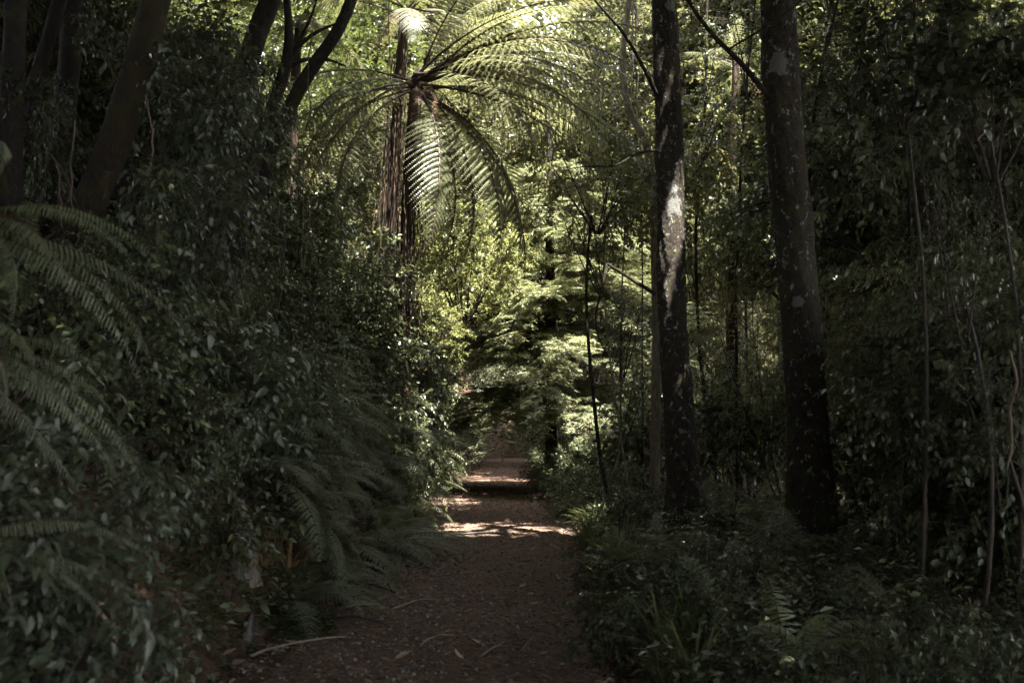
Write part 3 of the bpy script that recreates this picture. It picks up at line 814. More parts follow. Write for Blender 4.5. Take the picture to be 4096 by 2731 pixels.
def tree_fern(px, py, Y, rbase, label, seed, fronds, roots=True, gx=None, skirt=6, k=1.0):
    big = k
    rng = np.random.default_rng(seed); top = at(px, py, Y); bx = gx if gx is not None else top[0] - .15
    base = np.array([bx, Y, surf(bx, Y) - .15]); root = empty('tree_fern', base)
    P = bend(rng, base, top, 8, np.array([-.08, 0, 0]), .02) - base
    link('trunk', trunk_mesh(P, np.linspace(rbase, rbase * .55, 8), 20, seed, .16, .3, .06, mats=M['fibre']), root)
    if roots:
        mb = MB()
        for k in range(54):
            a = rng.uniform(0, 2 * PI); t1 = rng.uniform(.55, .98); t0 = max(.1, t1 - rng.uniform(.12, .55))
            q = np.linspace(t0, t1, 8); c = np.stack([np.interp(q * 7, np.arange(8), P[:, m]) for m in range(3)], -1)
            rr = rbase * (1.02 + .18 * rng.uniform()) ; ww = np.cumsum(rng.normal(0, .028, (8, 2)), 0)
            c[:, 0] += rr * math.cos(a) + ww[:, 0]; c[:, 1] += rr * math.sin(a) * .9 + ww[:, 1]
            tube(mb, c, np.linspace(rng.uniform(.003, .006), rng.uniform(.005, .012), 8), 5, rng.uniform(0, 1))
        link('aerial_roots', mb.mesh('aerial_roots', M['root']), root)
    for k in range(skirt):
        f = link('dead_frond', FR_DEAD[k % 2], root, P[-1] - np.array([0, 0, .15])); s = rng.uniform(.9, 1.5)
        f.rotation_euler = (0, rng.uniform(0.1, .5), rng.uniform(-2.2, 1.2)); f.scale = (s, s, s)
    for (az, pit, s, v) in fronds:
        f = link('frond', FR_TREE[v], root, P[-1] + np.array([rng.normal(0, .05), rng.normal(0, .05), rng.uniform(-.25, .02)]))
        f.rotation_euler = (rng.normal(0, .18), -math.radians(pit), math.radians(az)); f.scale = (s * big, s * big, s * big)
    tag(root, label, 'tree fern', 'tree ferns'); return root


tree_fern(416, 74, 15.0, .115, 'tall tree fern with a shaggy root-hung trunk and sunlit fronds arching over the path', 51,
          [(-15, -6, .9, 0), (8, 2, .95, 0), (30, -6, .85, 1), (-38, -10, .9, 1), (-34, -8, 1.0, 1), (55, -4, .8, 0), (-5, -26, 1.0, 1), (-28, -34, .95, 3), (18, 16, .8, 2), (-50, 10, .7, 2),
           (80, 2, .8, 0), (120, 0, .7, 1), (175, -18, .65, 3), (-140, -24, .8, 3), (-130, -36, .85, 3), (-28, -16, 1.05, 0), (45, -30, .95, 1), (-20, -52, .9, 3), (3, -14, 1.05, 0), (22, -20, .95, 0),
           (-24, 4, .9, 0), (2, -40, 1.0, 3), (-45, -26, .9, 1), (12, -8, 1.1, 0), (-12, 8, .95, 0), (-33, -20, 1.05, 1), (-40, -34, 1.0, 3), (-2, -58, .8, 3), (160, -12, .8, 0), (188, -24, .8, 1), (-158, -34, .85, 3), (-122, -24, .8, 1), (-64, -46, .85, 3), (-10, -2, 1.15, 0), (16, -12, 1.15, 1), (-22, -24, 1.1, 0)], skirt=9, k=1.25)
tree_fern(405, 12, 17.5, .15, 'taller tree fern behind, whose bright fronds fan out along the top edge', 52,
          [(-20, 4, .9, 1), (5, 10, .95, 0), (28, 2, .9, 1), (-50, -6, .85, 1), (-75, -12, .8, 3), (60, 0, .8, 0), (-5, -16, 1.05, 3), (110, 0, .8, 0), (150, 0, .8, 0), (-110, -12, .8, 1), (-145, -6, .8, 1), (180, -4, .8, 0),
           (15, -10, 1.15, 3)], True, gx=-2.3, skirt=3)
tree_fern(735, 62, 20.0, .12, 'small yellow-green tree fern glowing behind the bare mossy limb', 53,
          [(a, -6, .5, k % 3) for k, a in enumerate(range(-170, 180, 36))], False, skirt=2)
tree_fern(300, 22, 19.0, .14, 'shaded tree fern behind the leaning left trunks', 54,
          [(a, 0, .75, k % 4) for k, a in enumerate(range(-170, 180, 32))], False, skirt=3)

# ================================================================== conifer in the middle
rng = np.random.default_rng(77)
CX, CY = .9, 23.6
base = np.array([CX, CY, surf(CX, CY) - .1]); root = empty('conifer', base)
link('trunk', trunk_mesh(np.array([[0, 0, 0], [.05, 0, 3], [0, .05, 6], [.03, 0, 9.3]]), np.array([.15, .13, .10, .04]), 18, 7, .05, .3, mats=M['darkbark']), root)
for z, L in ((2.15, 1.45), (2.4, 1.1), (3.5, 1.55), (3.75, 1.0), (4.65, 1.3), (5.4, 1.2), (6.1, 1.0), (6.9, .85), (7.7, .55)):
    for k in range(10):
        a = -95 + (k - 4.5) * 28 + rng.uniform(-14, 14)
        b = link('branch', SPR[int(rng.integers(4))], root, (0, 0, z + rng.uniform(-.15, .15)))
        s = L * rng.uniform(.75, 1.1); b.scale = (s, s, s); b.rotation_euler = (rng.normal(0, .12), rng.uniform(-.06, .16), math.radians(a))
    for k in range(3):   # bare dead sticks under the green layers
        a = rng.uniform(-170, 0); mb = MB(); d = np.array([math.cos(math.radians(a)), math.sin(math.radians(a)), rng.uniform(-.15, .05)])
        tube(mb, shoot(rng, np.array([0, 0, z - .4]), d, rng.uniform(.8, 1.9), 7, .1, .02), np.linspace(.018, .004, 7), 5); link('dead_branch', mb.mesh('dead_branch', M['twig']), root)
tag(root, 'conifer with sunlit layered branches spreading low over the far path', 'conifer')

# ================================================================== bright bush by the tree fern


def small_tree(name, x, y, z0, pair, s, label, cat, seed, sz=1.0, ox=0.0):
    rng = np.random.default_rng(seed); base = np.array([x, y, surf(x, y) - .1]); root = empty(name, base)
    e = np.array([ox, 0, z0 - base[2]])
    link('trunk', trunk_mesh(bend(rng, np.zeros(3), e + [0, 0, .3], 7, np.array([-.22, .1, .15]), .06), np.linspace(.036, .02, 7), 10, seed, .05, .2, mats=M['darkbark']), root)
    rz = rng.uniform(0, 6)
    for nm, me in (('crown', pair[1]), ('branches', pair[0])):
        c = link(nm, me, root, e); c.scale = (s, s, s * sz); c.rotation_euler[2] = rz
    if label:
        tag(root, label, cat)
    return root


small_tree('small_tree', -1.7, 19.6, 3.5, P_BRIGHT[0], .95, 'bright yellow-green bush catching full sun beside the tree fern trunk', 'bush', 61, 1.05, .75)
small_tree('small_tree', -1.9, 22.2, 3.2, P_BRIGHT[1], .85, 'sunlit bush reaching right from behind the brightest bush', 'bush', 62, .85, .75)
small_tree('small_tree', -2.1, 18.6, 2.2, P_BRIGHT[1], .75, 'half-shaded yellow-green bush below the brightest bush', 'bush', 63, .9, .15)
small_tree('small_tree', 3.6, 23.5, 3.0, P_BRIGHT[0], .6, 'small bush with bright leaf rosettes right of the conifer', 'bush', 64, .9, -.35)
# leafy little trees right of centre, the last two added to shade the path
for k, (x, y, z0, s, lb) in enumerate([(1.45, 16.7, 4.7, .95, 'slender tree whose fine leaves hang over the middle of the path at the top'),
                                       (2.9, 17.6, 5.2, 1.15, 'leafy young tree directly behind the patchy trunk'),
                                       (5.0, 20.5, 4.4, 1.2, 'leafy young tree filling the gap between the two big trunks'), (1.0, 26.3, 4.8, .95, 'young tree added behind the conifer to shade the far path'), (1.1, 39.0, 4.6, 1.4, 'young tree added to shade the path in front of the steps')]):
    small_tree('small_tree', x + (.2, .5, .2, 1.6, 1.7)[k], y, z0, P_DIV[k % 2], s, lb, 'tree', 70 + k, 1.0, (-.2, -.5, -.2, -1.6, -1.7)[k])

# ================================================================== undergrowth plants
rs = np.random.default_rng(5)
LB = 'plants on the left bank'


def clear_of_path(x, y, r):
    return abs(x - float(pc(y))) - .95 > r


def left_plant(x, y, off):
    u = rs.uniform(); hill = 0.0
    if off < 1.75:
        if u < .62 or y < 6:
            fern(x, y, rs.uniform(.75, 1.1), 'bi' if rs.uniform() < .8 else 'pin', 'drooping ground fern', 'ferns on the left bank', hill - .3, 1.3, 9, rs, up=-.25)
        elif u < .8:
            plant(P_HERB[int(rs.integers(2))], x, y, rs.uniform(.8, 1.2), 'leafy_herb', 'low broad-leaved herb', 'herb', 'herbs on the left bank', rng=rs, cap=True)
        else:
            plant(P_SMALL[int(rs.integers(3))], x, y, rs.uniform(.5, .7), 'shrub', 'small-leaved shrub', 'shrub', 'shrubs on the left bank', (.25, 0), rng=rs, cap=True)
    elif off < 3.4:
        if u < .40:
            plant(P_SMALL[int(rs.integers(3))], x, y, rs.uniform(.8, 1.15), 'shrub', 'small-leaved shrub', 'shrub', 'shrubs on the left bank', (.3, 0), rng=rs, cap=True)
        elif u < .55:
            plant(P_BROAD[int(rs.integers(3))], x, y, rs.uniform(.75, 1.1), 'broadleaf_shrub', 'glossy broad-leaved shrub', 'shrub', 'broad-leaved shrubs on the left bank', (.3, 0), rng=rs, cap=True)
        elif u < .72:
            fern(x, y, rs.uniform(.8, 1.15), 'bi' if rs.uniform() < .85 else 'pin', 'large drooping fern', 'ferns on the left bank', hill - .3, 1.3, 10, rs, up=-.3)
        else:
            plant(P_TALL[int(rs.integers(3))], x, y, rs.uniform(.55, .75), 'tall_shrub', 'tall fine-leaved shrub', 'shrub', 'tall shrubs on the left bank', (.2, 0), rng=rs, cap=True)
    else:
        if u < .5:
            plant(P_TALL[int(rs.integers(3))], x, y, rs.uniform(.7, 1.0), 'tall_shrub', 'tall fine-leaved shrub', 'shrub', 'tall shrubs on the left bank', (.15, 0), rng=rs, cap=True)
        elif u < .75:
            plant(P_BROAD[int(rs.integers(3))], x, y, rs.uniform(1.0, 1.5), 'broadleaf_shrub', 'glossy broad-leaved shrub', 'shrub', 'broad-leaved shrubs on the left bank', (.2, 0), rng=rs, cap=True)
        else:
            plant(P_SMALL[int(rs.integers(3))], x, y, rs.uniform(1.0, 1.4), 'shrub', 'small-leaved shrub', 'shrub', 'shrubs on the left bank', (.2, 0), rng=rs, cap=True)


y = 3.3
while y < 15.5:
    for off in (1.42, 2.1, 2.9, 3.9, 5.0, 6.2):
        yy_ = y + rs.uniform(-.3, .3); o_ = off + rs.uniform(-.2, .25); x = float(pc(yy_)) - o_
        if (yy_ < 4.6 and o_ < 2.3) or (yy_ < 6 and o_ < 1.65):
            continue
        if x / yy_ < -.64:
            continue
        left_plant(x, yy_, o_)
    y += .72 + .02 * y
# the steep leafy wall where the path narrows
y = 15.6
while y < 30:
    for off in (1.55, 2.3, 3.4, 4.8, 6.4):
        yy_ = y + rs.uniform(-.4, .4); o_ = off + rs.uniform(-.2, .3); x = float(pc(yy_)) - o_
        if off < 2 and y < 17.5:
            if rs.uniform() < .6:
                fern(x + .1, yy_, rs.uniform(.8, 1.0), 'bi', 'sunlit ground fern', 'ferns on the left bank', 0, 1.5, 9, rs)
            plant(P_SMALL[int(rs.integers(3))], x - .2, yy_, rs.uniform(.9, 1.2), 'shrub', 'small-leaved shrub', 'shrub', 'shrubs on the left bank', (.12, 0), rng=rs, cap=True)
        elif off < 4:
            plant(P_TALL[int(rs.integers(3))], x, yy_, rs.uniform(.75, 1.0), 'tall_shrub', 'tall fine-leaved shrub', 'shrub', 'tall shrubs on the left bank', (.12, 0), rng=rs, cap=True)
        else:
            plant((P_TALL + P_OLIVE)[int(rs.integers(6))], x, yy_, rs.uniform(1.0, 1.35), 'tall_shrub', 'tall fine-leaved shrub', 'shrub', 'tall shrubs on the left bank', (.1, 0), rng=rs, cap=True)
    y += 1.05 + .02 * y
for x, y_, s_, pr in ((-1.45, 14.2, .8, P_SMALL), (-1.9, 14.0, 1.1, P_SMALL), (-2.4, 14.4, .8, P_TALL), (-1.7, 15.2, .75, P_TALL), (-2.1, 15.9, .9, P_TALL), (-2.8, 13.2, .7, P_TALL), (-1.75, 13.0, .9, P_SMALL), (-1.55, 16.6, .85, P_TALL), (-1.5, 14.6, 1.0, P_TALL), (-2.0, 14.6, 1.15, P_TALL), (-2.5, 13.9, 1.0, P_TALL), (-1.35, 15.6, .9, P_TALL), (-3.3, 14.8, .9, P_TALL)):
    plant(pr[int(rs.integers(3))], x, y_, s_, 'shrub', 'dense small-leaved shrub', 'shrub', 'shrubs round the tree fern foot', (.1, 0), rng=rs, cap=True)
for k in range(16):
    y_ = rs.uniform(4.6, 9); x = float(pc(y_)) - rs.uniform(1.75, 2.9)
    plant((P_SMALL if k % 3 else P_BROAD)[int(rs.integers(3))], x, y_, rs.uniform(.5, .8), 'shrub', 'leafy bank shrub', 'shrub', 'shrubs low on the left bank', (.45, 0), rng=rs, cap=True)
for k in range(34):
    y_ = 8.0 + 7.2 * (k + rs.uniform(0, 1)) / 34; x = float(pc(y_)) - rs.uniform(1.35, 2.5)
    fern(x, y_, rs.uniform(.7, 1.0), 'bi', 'fine drooping fern', 'fine ferns spilling down the left bank', -.35, .8, 9, rs, up=-.32, z=surf(x, y_) + rs.uniform(.1, .6))
# near left: big blurred fern and leafy sprigs close to the lens
for px, py, Y, s, kind in ((-50, 205, 3.7, .62, 'long'), (-50, 330, 3.4, .5, 'long'), (-40, 520, 3.0, .38, 'long')):
    q = at(px, py, Y)
    fern(q[0], Y, s, kind, 'large out-of-focus fern', 'ferns close to the lens', -.4, .8, 10, rs, z=max(q[2] - .1, surf(q[0], Y) - .1), up=-.22)
    g = surf(q[0], Y) - .1; fo = THINGS[-1][0]; d = g - fo.location[2]
    if d < -.1:
        link('stem', trunk_mesh(np.array([[-.05, 0, d], [-.03, .02, d * .5], [0, 0, .03]]), np.array([.06, .05, .04]), 10, 3, .12, .3, .05, mats=M['fibre']), fo)
for px, py, Y, s in ((62, 575, 3.3, .42), (10, 640, 2.9, .42), (50, 650, 3.2, .34), (85, 470, 3.7, .42), (20, 520, 3.3, .4)):
    q = at(px, py, Y)
    plant(P_BROAD[int(rs.integers(3))], q[0], Y, s, 'broadleaf_shrub', 'out-of-focus broad-leaved sprig', 'shrub', 'leafy sprigs close to the lens', (.4, 0), rng=rs, z=max(surf(q[0], Y), q[2] - .75 * s))
# big drooping leaves in the upper left
for px, py, Y, s in ((200, 75, 8.8, .62), (212, 140, 9.0, .6), (188, 25, 9.6, .6), (226, 60, 10.4, .5), (195, 185, 8.0, .62), (30, 140, 9.4, .6), (140, 262, 7.4, .5), (40, 95, 8.2, .36), (258, 105, 11.4, .42), (110, 20, 9.2, .4), (160, 120, 8.9, .5), (182, 240, 7.8, .5)):
    q = at(px, py, Y); g = surf(q[0], Y)
    o = empty('broadleaf_shrub', (q[0], Y, g)); pr = P_BROAD[int(rs.integers(3))]
    mb = MB(); tube(mb, bend(rs, [0, 0, 0], [0, 0, max(q[2] - g - .9 * s, .1)], 6, [.3, .1, 0], .07), np.linspace(.018, .010, 6), 7)
    link('stem', mb.mesh('stem', M['twig']), o)
    for nm, me in (('foliage', pr[1]), ('stems', pr[0])):
        c = link(nm, me, o, (0, 0, max(q[2] - g - 1.0 * s, 0))); c.scale = (s, s, s); c.rotation_euler[2] = rs.uniform(0, 6)
    reg(o, 'tall shrub with big drooping leaves', 'shrub', 'big-leaved shrubs in the upper left', q)

RG = 'plants along the right side'
# right verge
y = 4.2
while y < 15.8:
    for off in (1.18, 1.7, 2.35, 3.1, 4.0):
        yy_ = y + rs.uniform(-.3, .3); o_ = off + rs.uniform(-.1, .2); x = float(pc(yy_)) + o_; u = rs.uniform()
        if x / yy_ > .6 and yy_ < 9:
            continue
        if off < 1.5:
            if u < .6:
                s = rs.uniform(.7, 1.1); o = link('grass_tuft', GR[int(rs.integers(3))], None, (x, yy_, surf(x, yy_) - .02)); o.scale = (s, s, s); o.rotation_euler[2] = rs.uniform(0, 6)
                reg(o, 'arching grass tuft', 'grass tuft', 'grass tufts on the right verge', (x, yy_, .25))
            elif u < .8:
                fern(x + .15, yy_, rs.uniform(.4, .6), 'bi', 'small verge fern', 'ferns on the right', None, PI, 7, rs)
            else:
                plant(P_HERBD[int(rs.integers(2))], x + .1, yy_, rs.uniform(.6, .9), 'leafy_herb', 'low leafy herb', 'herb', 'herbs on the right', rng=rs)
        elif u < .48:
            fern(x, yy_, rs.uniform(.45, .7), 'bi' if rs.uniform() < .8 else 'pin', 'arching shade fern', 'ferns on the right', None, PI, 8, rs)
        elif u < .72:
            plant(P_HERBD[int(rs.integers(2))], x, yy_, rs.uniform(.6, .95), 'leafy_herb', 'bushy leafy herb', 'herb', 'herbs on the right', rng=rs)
        elif u < .88:
            plant(P_SMALL[int(rs.integers(3))], x, yy_, rs.uniform(.35, .55), 'shrub', 'small dark shrub', 'shrub', 'shrubs on the right', rng=rs)
        else:
            plant(P_ROUND[int(rs.integers(2))], x, yy_, rs.uniform(.28, .42), 'roundleaf_shrub', 'round-leaved seedling', 'shrub', 'round-leaved plants on the right', rng=rs)
    y += .78 + .025 * y
# thicket behind the big trunks
y = 10.5
while y < 30:
    for off in (2.2, 3.4, 4.8, 6.4, 8.4, 10.6):
        yy_ = y + rs.uniform(-.6, .6); o_ = off + rs.uniform(-.4, .4); x = float(pc(yy_)) + o_; u = rs.uniform()
        if (14 < yy_ < 26 and to_px((x - 1.15, yy_, 2))[0] < 578) or x / yy_ > .66 or (yy_ < 17 and o_ < 3.9) or (yy_ < 12 and o_ < 4.2):
            continue
        if u < .38:
            plant(P_OLIVE[int(rs.integers(3))], x, yy_, rs.uniform(.8, 1.25), 'thicket_shrub', 'fine-stemmed thicket shrub', 'shrub', 'thicket shrubs on the right', rng=rs)
        elif u < .65:
            plant(P_TALL[int(rs.integers(3))], x, yy_, rs.uniform(.8, 1.2), 'tall_shrub', 'tall bushy shrub', 'shrub', 'tall shrubs on the right', rng=rs)
        elif u < .9:
            plant(P_SAP[int(rs.integers(3))], x, yy_, rs.uniform(1.0, 1.6), 'young_tree', 'leafy whip-like young tree', 'young tree', 'young trees on the right', rng=rs)
        else:
            plant(P_ROUND[int(rs.integers(2))], x, yy_, rs.uniform(1.1, 1.6), 'roundleaf_shrub', 'round-leaved shrub', 'shrub', 'round-leaved plants on the right', rng=rs)
    y += 1.2 + .02 * y
# near right: soft dark plants and a leafy branch close to the lens
for px, py, Y, s, k in ((960, 240, 6.2, .9, 'b'), (1000, 430, 5.6, .6, 'b'), (900, 50, 7.2, .8, 'r'), (990, 90, 6.8, .9, 'r'), (905, 400, 7.6, .8, 'b'), (930, 160, 8.0, .9, 'b')):
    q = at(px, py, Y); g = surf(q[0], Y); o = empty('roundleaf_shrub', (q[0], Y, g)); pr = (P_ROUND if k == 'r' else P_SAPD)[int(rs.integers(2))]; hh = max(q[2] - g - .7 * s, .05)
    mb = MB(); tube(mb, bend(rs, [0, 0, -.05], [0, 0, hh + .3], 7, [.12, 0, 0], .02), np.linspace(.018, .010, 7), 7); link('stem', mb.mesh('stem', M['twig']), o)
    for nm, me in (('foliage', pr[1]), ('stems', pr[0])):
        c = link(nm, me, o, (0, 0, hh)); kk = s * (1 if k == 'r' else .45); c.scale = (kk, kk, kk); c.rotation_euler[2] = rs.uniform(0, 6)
    reg(o, 'out-of-focus round-leaved sapling' if k == 'r' else 'out-of-focus leafy sapling', 'sapling', 'saplings close to the lens', q)
for px, py, Y, s in ((940, 600, 3.6, .7), (860, 640, 3.4, .55), (800, 560, 5.0, .7), (1000, 660, 3.0, .6)):
    q = at(px, py, Y); fern(q[0], Y, s, 'pin', 'dark out-of-focus fern', 'ferns on the right', None, PI, 8, rs)
for px, py, s in ((690, 665, .9), (600, 610, 1.0), (612, 585, .9), (565, 512, 1.1), (575, 507, 1.15), (585, 515, 1.0), (556, 516, .8), (598, 530, 1.0)):
    k = EYE / ((py - 428) / F); q = at(px, py, k); o = link('grass_tuft', GR[int(rs.integers(3))], None, (q[0], k, surf(q[0], k) - .02)); o.scale = (s, s, s)
    reg(o, 'lit grass tuft' if py < 520 else 'arching grass tuft', 'grass tuft', 'grass tufts on the right verge', q)

for k in range(26):
    y_ = rs.uniform(7.5, 14); x = y_ * rs.uniform(.30, .56)
    while to_px((x - 1.3, y_, 2))[0] < 842:
        x += .25
    plant((P_TALL if k % 3 else P_SAPD)[int(rs.integers(2))], x, y_, rs.uniform(.75, 1.15), 'tall_shrub', 'fine-leaved dark shrub', 'shrub', 'fine-leaved shrubs in the right thicket', rng=rs)
for k in range(34):
    y_ = rs.uniform(4.6, 14.5); x = float(pc(y_)) + rs.uniform(1.08, 1.5); s = rs.uniform(.55, 1.0)
    o = link('grass_tuft', GR[int(rs.integers(3))], None, (x, y_, surf(x, y_) - .02)); o.scale = (s, s, s); o.rotation_euler[2] = rs.uniform(0, 6)
    reg(o, 'fine arching grass tuft', 'grass tuft', 'grass tufts on the right verge', (x, y_, .25))
# dark growth along the far path ------------------------------------------------
for k in range(44):
    yf = rs.uniform(18, 44); sg = -1 if k % 2 else 1; x = float(pc(yf)) + sg * rs.uniform(1.35, 3.2) + (.0 if sg > 0 else 0)
    plant((P_TALL + P_SMALL)[int(rs.integers(6))] if yf > 31 else P_SMALL[int(rs.integers(3))], x, yf, rs.uniform(.7, 1.1) if yf > 27 else rs.uniform(.55, .85), 'dark_shrub', 'dark shrub', 'shrub', 'dark shrubs along the far path', rng=rs)
for (x, yf, s) in ((.95, 26.5, .8), (1.1, 28.5, .9), (.75, 20.5, .6), (1.1, 19.0, .6), (.55, 22.5, .55), (1.2, 22.3, .95), (1.5, 21.2, .9)):
    plant(P_SMALL[int(rs.integers(3))], x + .1, yf, s, 'dark_shrub', 'dark shrub crowding the path', 'shrub', 'dark shrubs along the far path', rng=rs)
for k in range(16):
    yf = rs.uniform(49.5, 56); x = .4 + rs.uniform(-4, 4)
    plant((P_TALL + P_SMALL)[int(rs.integers(6))], x, yf, rs.uniform(1.1, 1.6), 'dark_shrub', 'dark shrub above the steps', 'shrub', 'dark shrubs above the steps', rng=rs)
for k in range(10):
    yf = rs.uniform(44.5, 52); x = float(pc(yf)) + (-1.6 - rs.uniform(0, 3) if k % 2 else 1.5 + rs.uniform(0, 3))
    fern(x, yf, rs.uniform(.8, 1.1), 'bi', 'far shade fern', 'ferns by the steps', None, PI, 7, rs)

# ================================================================== background trees
for k in range(78):
    yb = rs.uniform(27, 58); xb = rs.uniform(-.62, .62) * yb
    if abs(xb) < 6 and yb < 34:
        yb += 9
    if k < 7:
        xb, yb = ((2.5, 28.0), (3.4, 32), (2.2, 34.5), (3.2, 38.5), (-3.2, 34), (-2.8, 39), (2.8, 42.5))[k]  # seven low crowns added here to shade the far path
    if abs(xb - float(pc(yb))) < 2.2:
        xb = float(pc(yb)) + math.copysign(3.0 + rs.uniform(0, 2), xb)
    g = surf(xb, yb); zc = max(g + 1.5, EYE + yb * rs.uniform(.0, .42) - 2); s = rs.uniform(.9, 1.5); zc = zc if k >= 7 else 4.6 + .5 * (k % 3); base = np.array([xb, yb, g - .2]); root = empty('tree', base)
    rr = rs.uniform(.12, .2)
    link('trunk', trunk_mesh(bend(rs, np.zeros(3), [rs.normal(0, .4), rs.normal(0, .3), zc - g + 1.5], 7, [.1, 0, 0], .05), np.linspace(rr, rr * .6, 7), 10, k, .05, .3, .2, mats=M['darkbark']), root)
    for q in range(2):
        pr = P_BACK[int(rs.integers(3))]; off = np.array([rs.normal(0, .8), rs.normal(0, .6), zc - g + q * 3.2 * s]); rz = rs.uniform(0, 6)
        for nm, me in (('crown', pr[1]), ('branches', pr[0])):
            c = link(nm, me, root, off); c.scale = (s, s, s * .95); c.rotation_euler[2] = rz
    reg(root, 'sunlit background tree' if zc - g > 4 else 'low-crowned background tree', 'tree', 'trees in the background', (xb, yb, min(zc + 3, EYE + .40 * yb)))

for k in range(34):
    sg = -1 if k % 2 else 1; yb = 13.5 + 15 * (k // 2) / 17 + rs.uniform(-.8, .8); xb = sg * yb * rs.uniform(.26 if sg < 0 else .30, .6)
    if sg > 0 and yb < 16 and xb < 5.5:
        xb += 2
    g = surf(xb, yb); zc = max(g + 1.2, EYE + yb * rs.uniform(.02, .36) - 1.2); s = rs.uniform(.75, 1.05); base = np.array([xb, yb, g - .2]); root = empty('tree', base); rr = rs.uniform(.07, .12)
    link('trunk', trunk_mesh(bend(rs, np.zeros(3), [rs.normal(0, .3), rs.normal(0, .3), zc - g + 1.5], 7, [.1, 0, 0], .05), np.linspace(rr, rr * .6, 7), 10, 60 + k, .05, .3, .2, mats=M['darkbark']), root)
    pr = P_CROWN[int(rs.integers(2))]; rz = rs.uniform(0, 6)
    for nm, me in (('crown', pr[1]), ('branches', pr[0])):
        c = link(nm, me, root, (0, 0, zc - g)); c.scale = (s, s, s * 1.15); c.rotation_euler[2] = rz
    reg(root, 'shaded leafy tree', 'tree', 'shaded trees on both sides', (xb, yb, zc + 1.4))
# far wood, one mass
mb = MB()
rf = np.random.default_rng(9)
n_ = 120000; yb = rf.uniform(62, 95, n_); xb = rf.uniform(-.75, .75, n_) * yb; zb = rf.uniform(0, 1, n_) * (33 + 5 * sn(xb, yb, .12))
cl = sn(xb, zb * 1.6 + yb, .45) + .6 * sn(xb * 1.3, zb + yb, 1.1)
ok = cl > -.35; p = np.stack([xb, yb, ground_h(xb, yb) + zb], -1)[ok]; d, n = flat_dirs(len(p), .5); d[:, 2] -= .3
scatter(mb, SMALL, p, d, n, rf.uniform(.5, .95, len(p)), np.clip(rf.normal(.5, .2, len(p)), 0, .95))
for k in range(60):
    x = rf.uniform(-55, 55); yb = rf.uniform(64, 90); z = float(ground_h(x, yb)); tube(mb, [[x, yb, z - .2], [x + rf.normal(0, .5), yb, z + 7], [x + rf.normal(0, .8), yb, z + 15]], [.3, .24, .1], 8, .2)
o = link('far_woods', mb.mesh('far_woods', M['olive'])); o['kind'] = 'stuff'
o['label'] = 'distant wood closing the view behind all the trees'; o['category'] = 'woods'

# forest roof added to shade the walk, its gaps cut to aim the sun
def sun_gap(p, rc):
    hit = p - SUN[None] * ((p[:, 2:3] - 3.0) / SUN[2]); x = hit[:, 0] + .25 * sn(p[:, 0], p[:, 1], 1.4); y = hit[:, 1] + .25 * sn(p[:, 1], p[:, 0], 1.7)
    g = (x > -1.3) & (x < 2.1) & (y > 11.9) & (y < 14.3)
    g |= (x > -6) & (x < -1) & (y > 7.5) & (y < 13.5) & (sn(p[:, 0], p[:, 1], 2.2) > .22)
    g |= ((x + 1.7) / 1.95) ** 2 + ((y - 17.9) / 4.0) ** 2 < 1
    g |= (x > -5.5) & (x < -1.6) & (y > 13) & (y < 23) & (sn(p[:, 0], p[:, 1], 1.8) > -.1)
    g |= (x > 2.6) & (x < 7) & (y > 17) & (y < 27) & (sn(p[:, 0], p[:, 1], 1.8) > .15)
    g |= (x > -2.6) & (x < 3.6) & (y > 19.2) & (y < 26) & ~((x > -.3) & (x < 1.2) & (y < 20.2))
    g |= (np.abs(x - .3) < 4 + .12 * (y - 26)) & (y >= 26)
    return g & (rc.uniform(0, 1, len(p)) < np.where(y < 14.4, .90, .985))


mb = MB(); rc = np.random.default_rng(3)
n_ = 210000
p = np.stack([rc.uniform(-16, 16, n_), rc.uniform(-16, 27, n_), rc.uniform(8.2, 14, n_)], -1)
cl = sn(p[:, 0], p[:, 1] + p[:, 2] * .7, .55) + .5 * sn(p[:, 0], p[:, 1], 1.6)
keep = cl > -.85
keep &= ~sun_gap(p, rc)
inframe = (p[:, 1] > 1) & (p[:, 2] - EYE < .47 * p[:, 1] + .4); keep &= ~inframe
p = p[keep]; d, n = flat_dirs(len(p), .4); d[:, 2] -= .35
scatter(mb, SMALL, p, d, n, rc.uniform(.32, .55, len(p)), np.clip(rc.normal(.5, .2, len(p)), 0, .95))
n_ = 170000   # finer leaves where the roof comes into view farther on
p = np.stack([rc.uniform(-26, 26, n_), rc.uniform(13, 52, n_), rc.uniform(9, 20, n_)], -1); p[:, 2] = np.maximum(p[:, 2], 5.5 + .2 * p[:, 1] + rc.uniform(0, 5, n_))
cl = sn(p[:, 0], p[:, 1] + p[:, 2] * .7, .55) + .5 * sn(p[:, 0], p[:, 1], 1.6)
keep = (cl > -.7) & ~sun_gap(p, rc) & ~((np.abs(p[:, 0] / p[:, 1] - .02) < .11) & (p[:, 1] > 16)); p = p[keep]; d, n = flat_dirs(len(p), .4); d[:, 2] -= .35
scatter(mb, SMALL, p, d, n, rc.uniform(.16, .28, len(p)), np.clip(rc.normal(.5, .2, len(p)), 0, .95))
n_ = 42000   # unseen wood behind the walker and to both sides, holding back sky light
a = rc.uniform(-.25 * PI, 1.25 * PI, n_) + PI; r = rc.uniform(9, 15, n_)
p = np.stack([np.cos(a) * r, np.sin(a) * r + 1, rc.uniform(0, 10, n_)], -1); p[:, 2] += np.maximum(ground_h(p[:, 0], p[:, 1]), -2)
keep = (np.abs(p[:, 0]) > .62 * p[:, 1] + 1.5) & (sn(p[:, 0], p[:, 1] + p[:, 2], .6) > -.5)
p = p[keep]; d, n = flat_dirs(len(p), .5); d[:, 2] -= .35
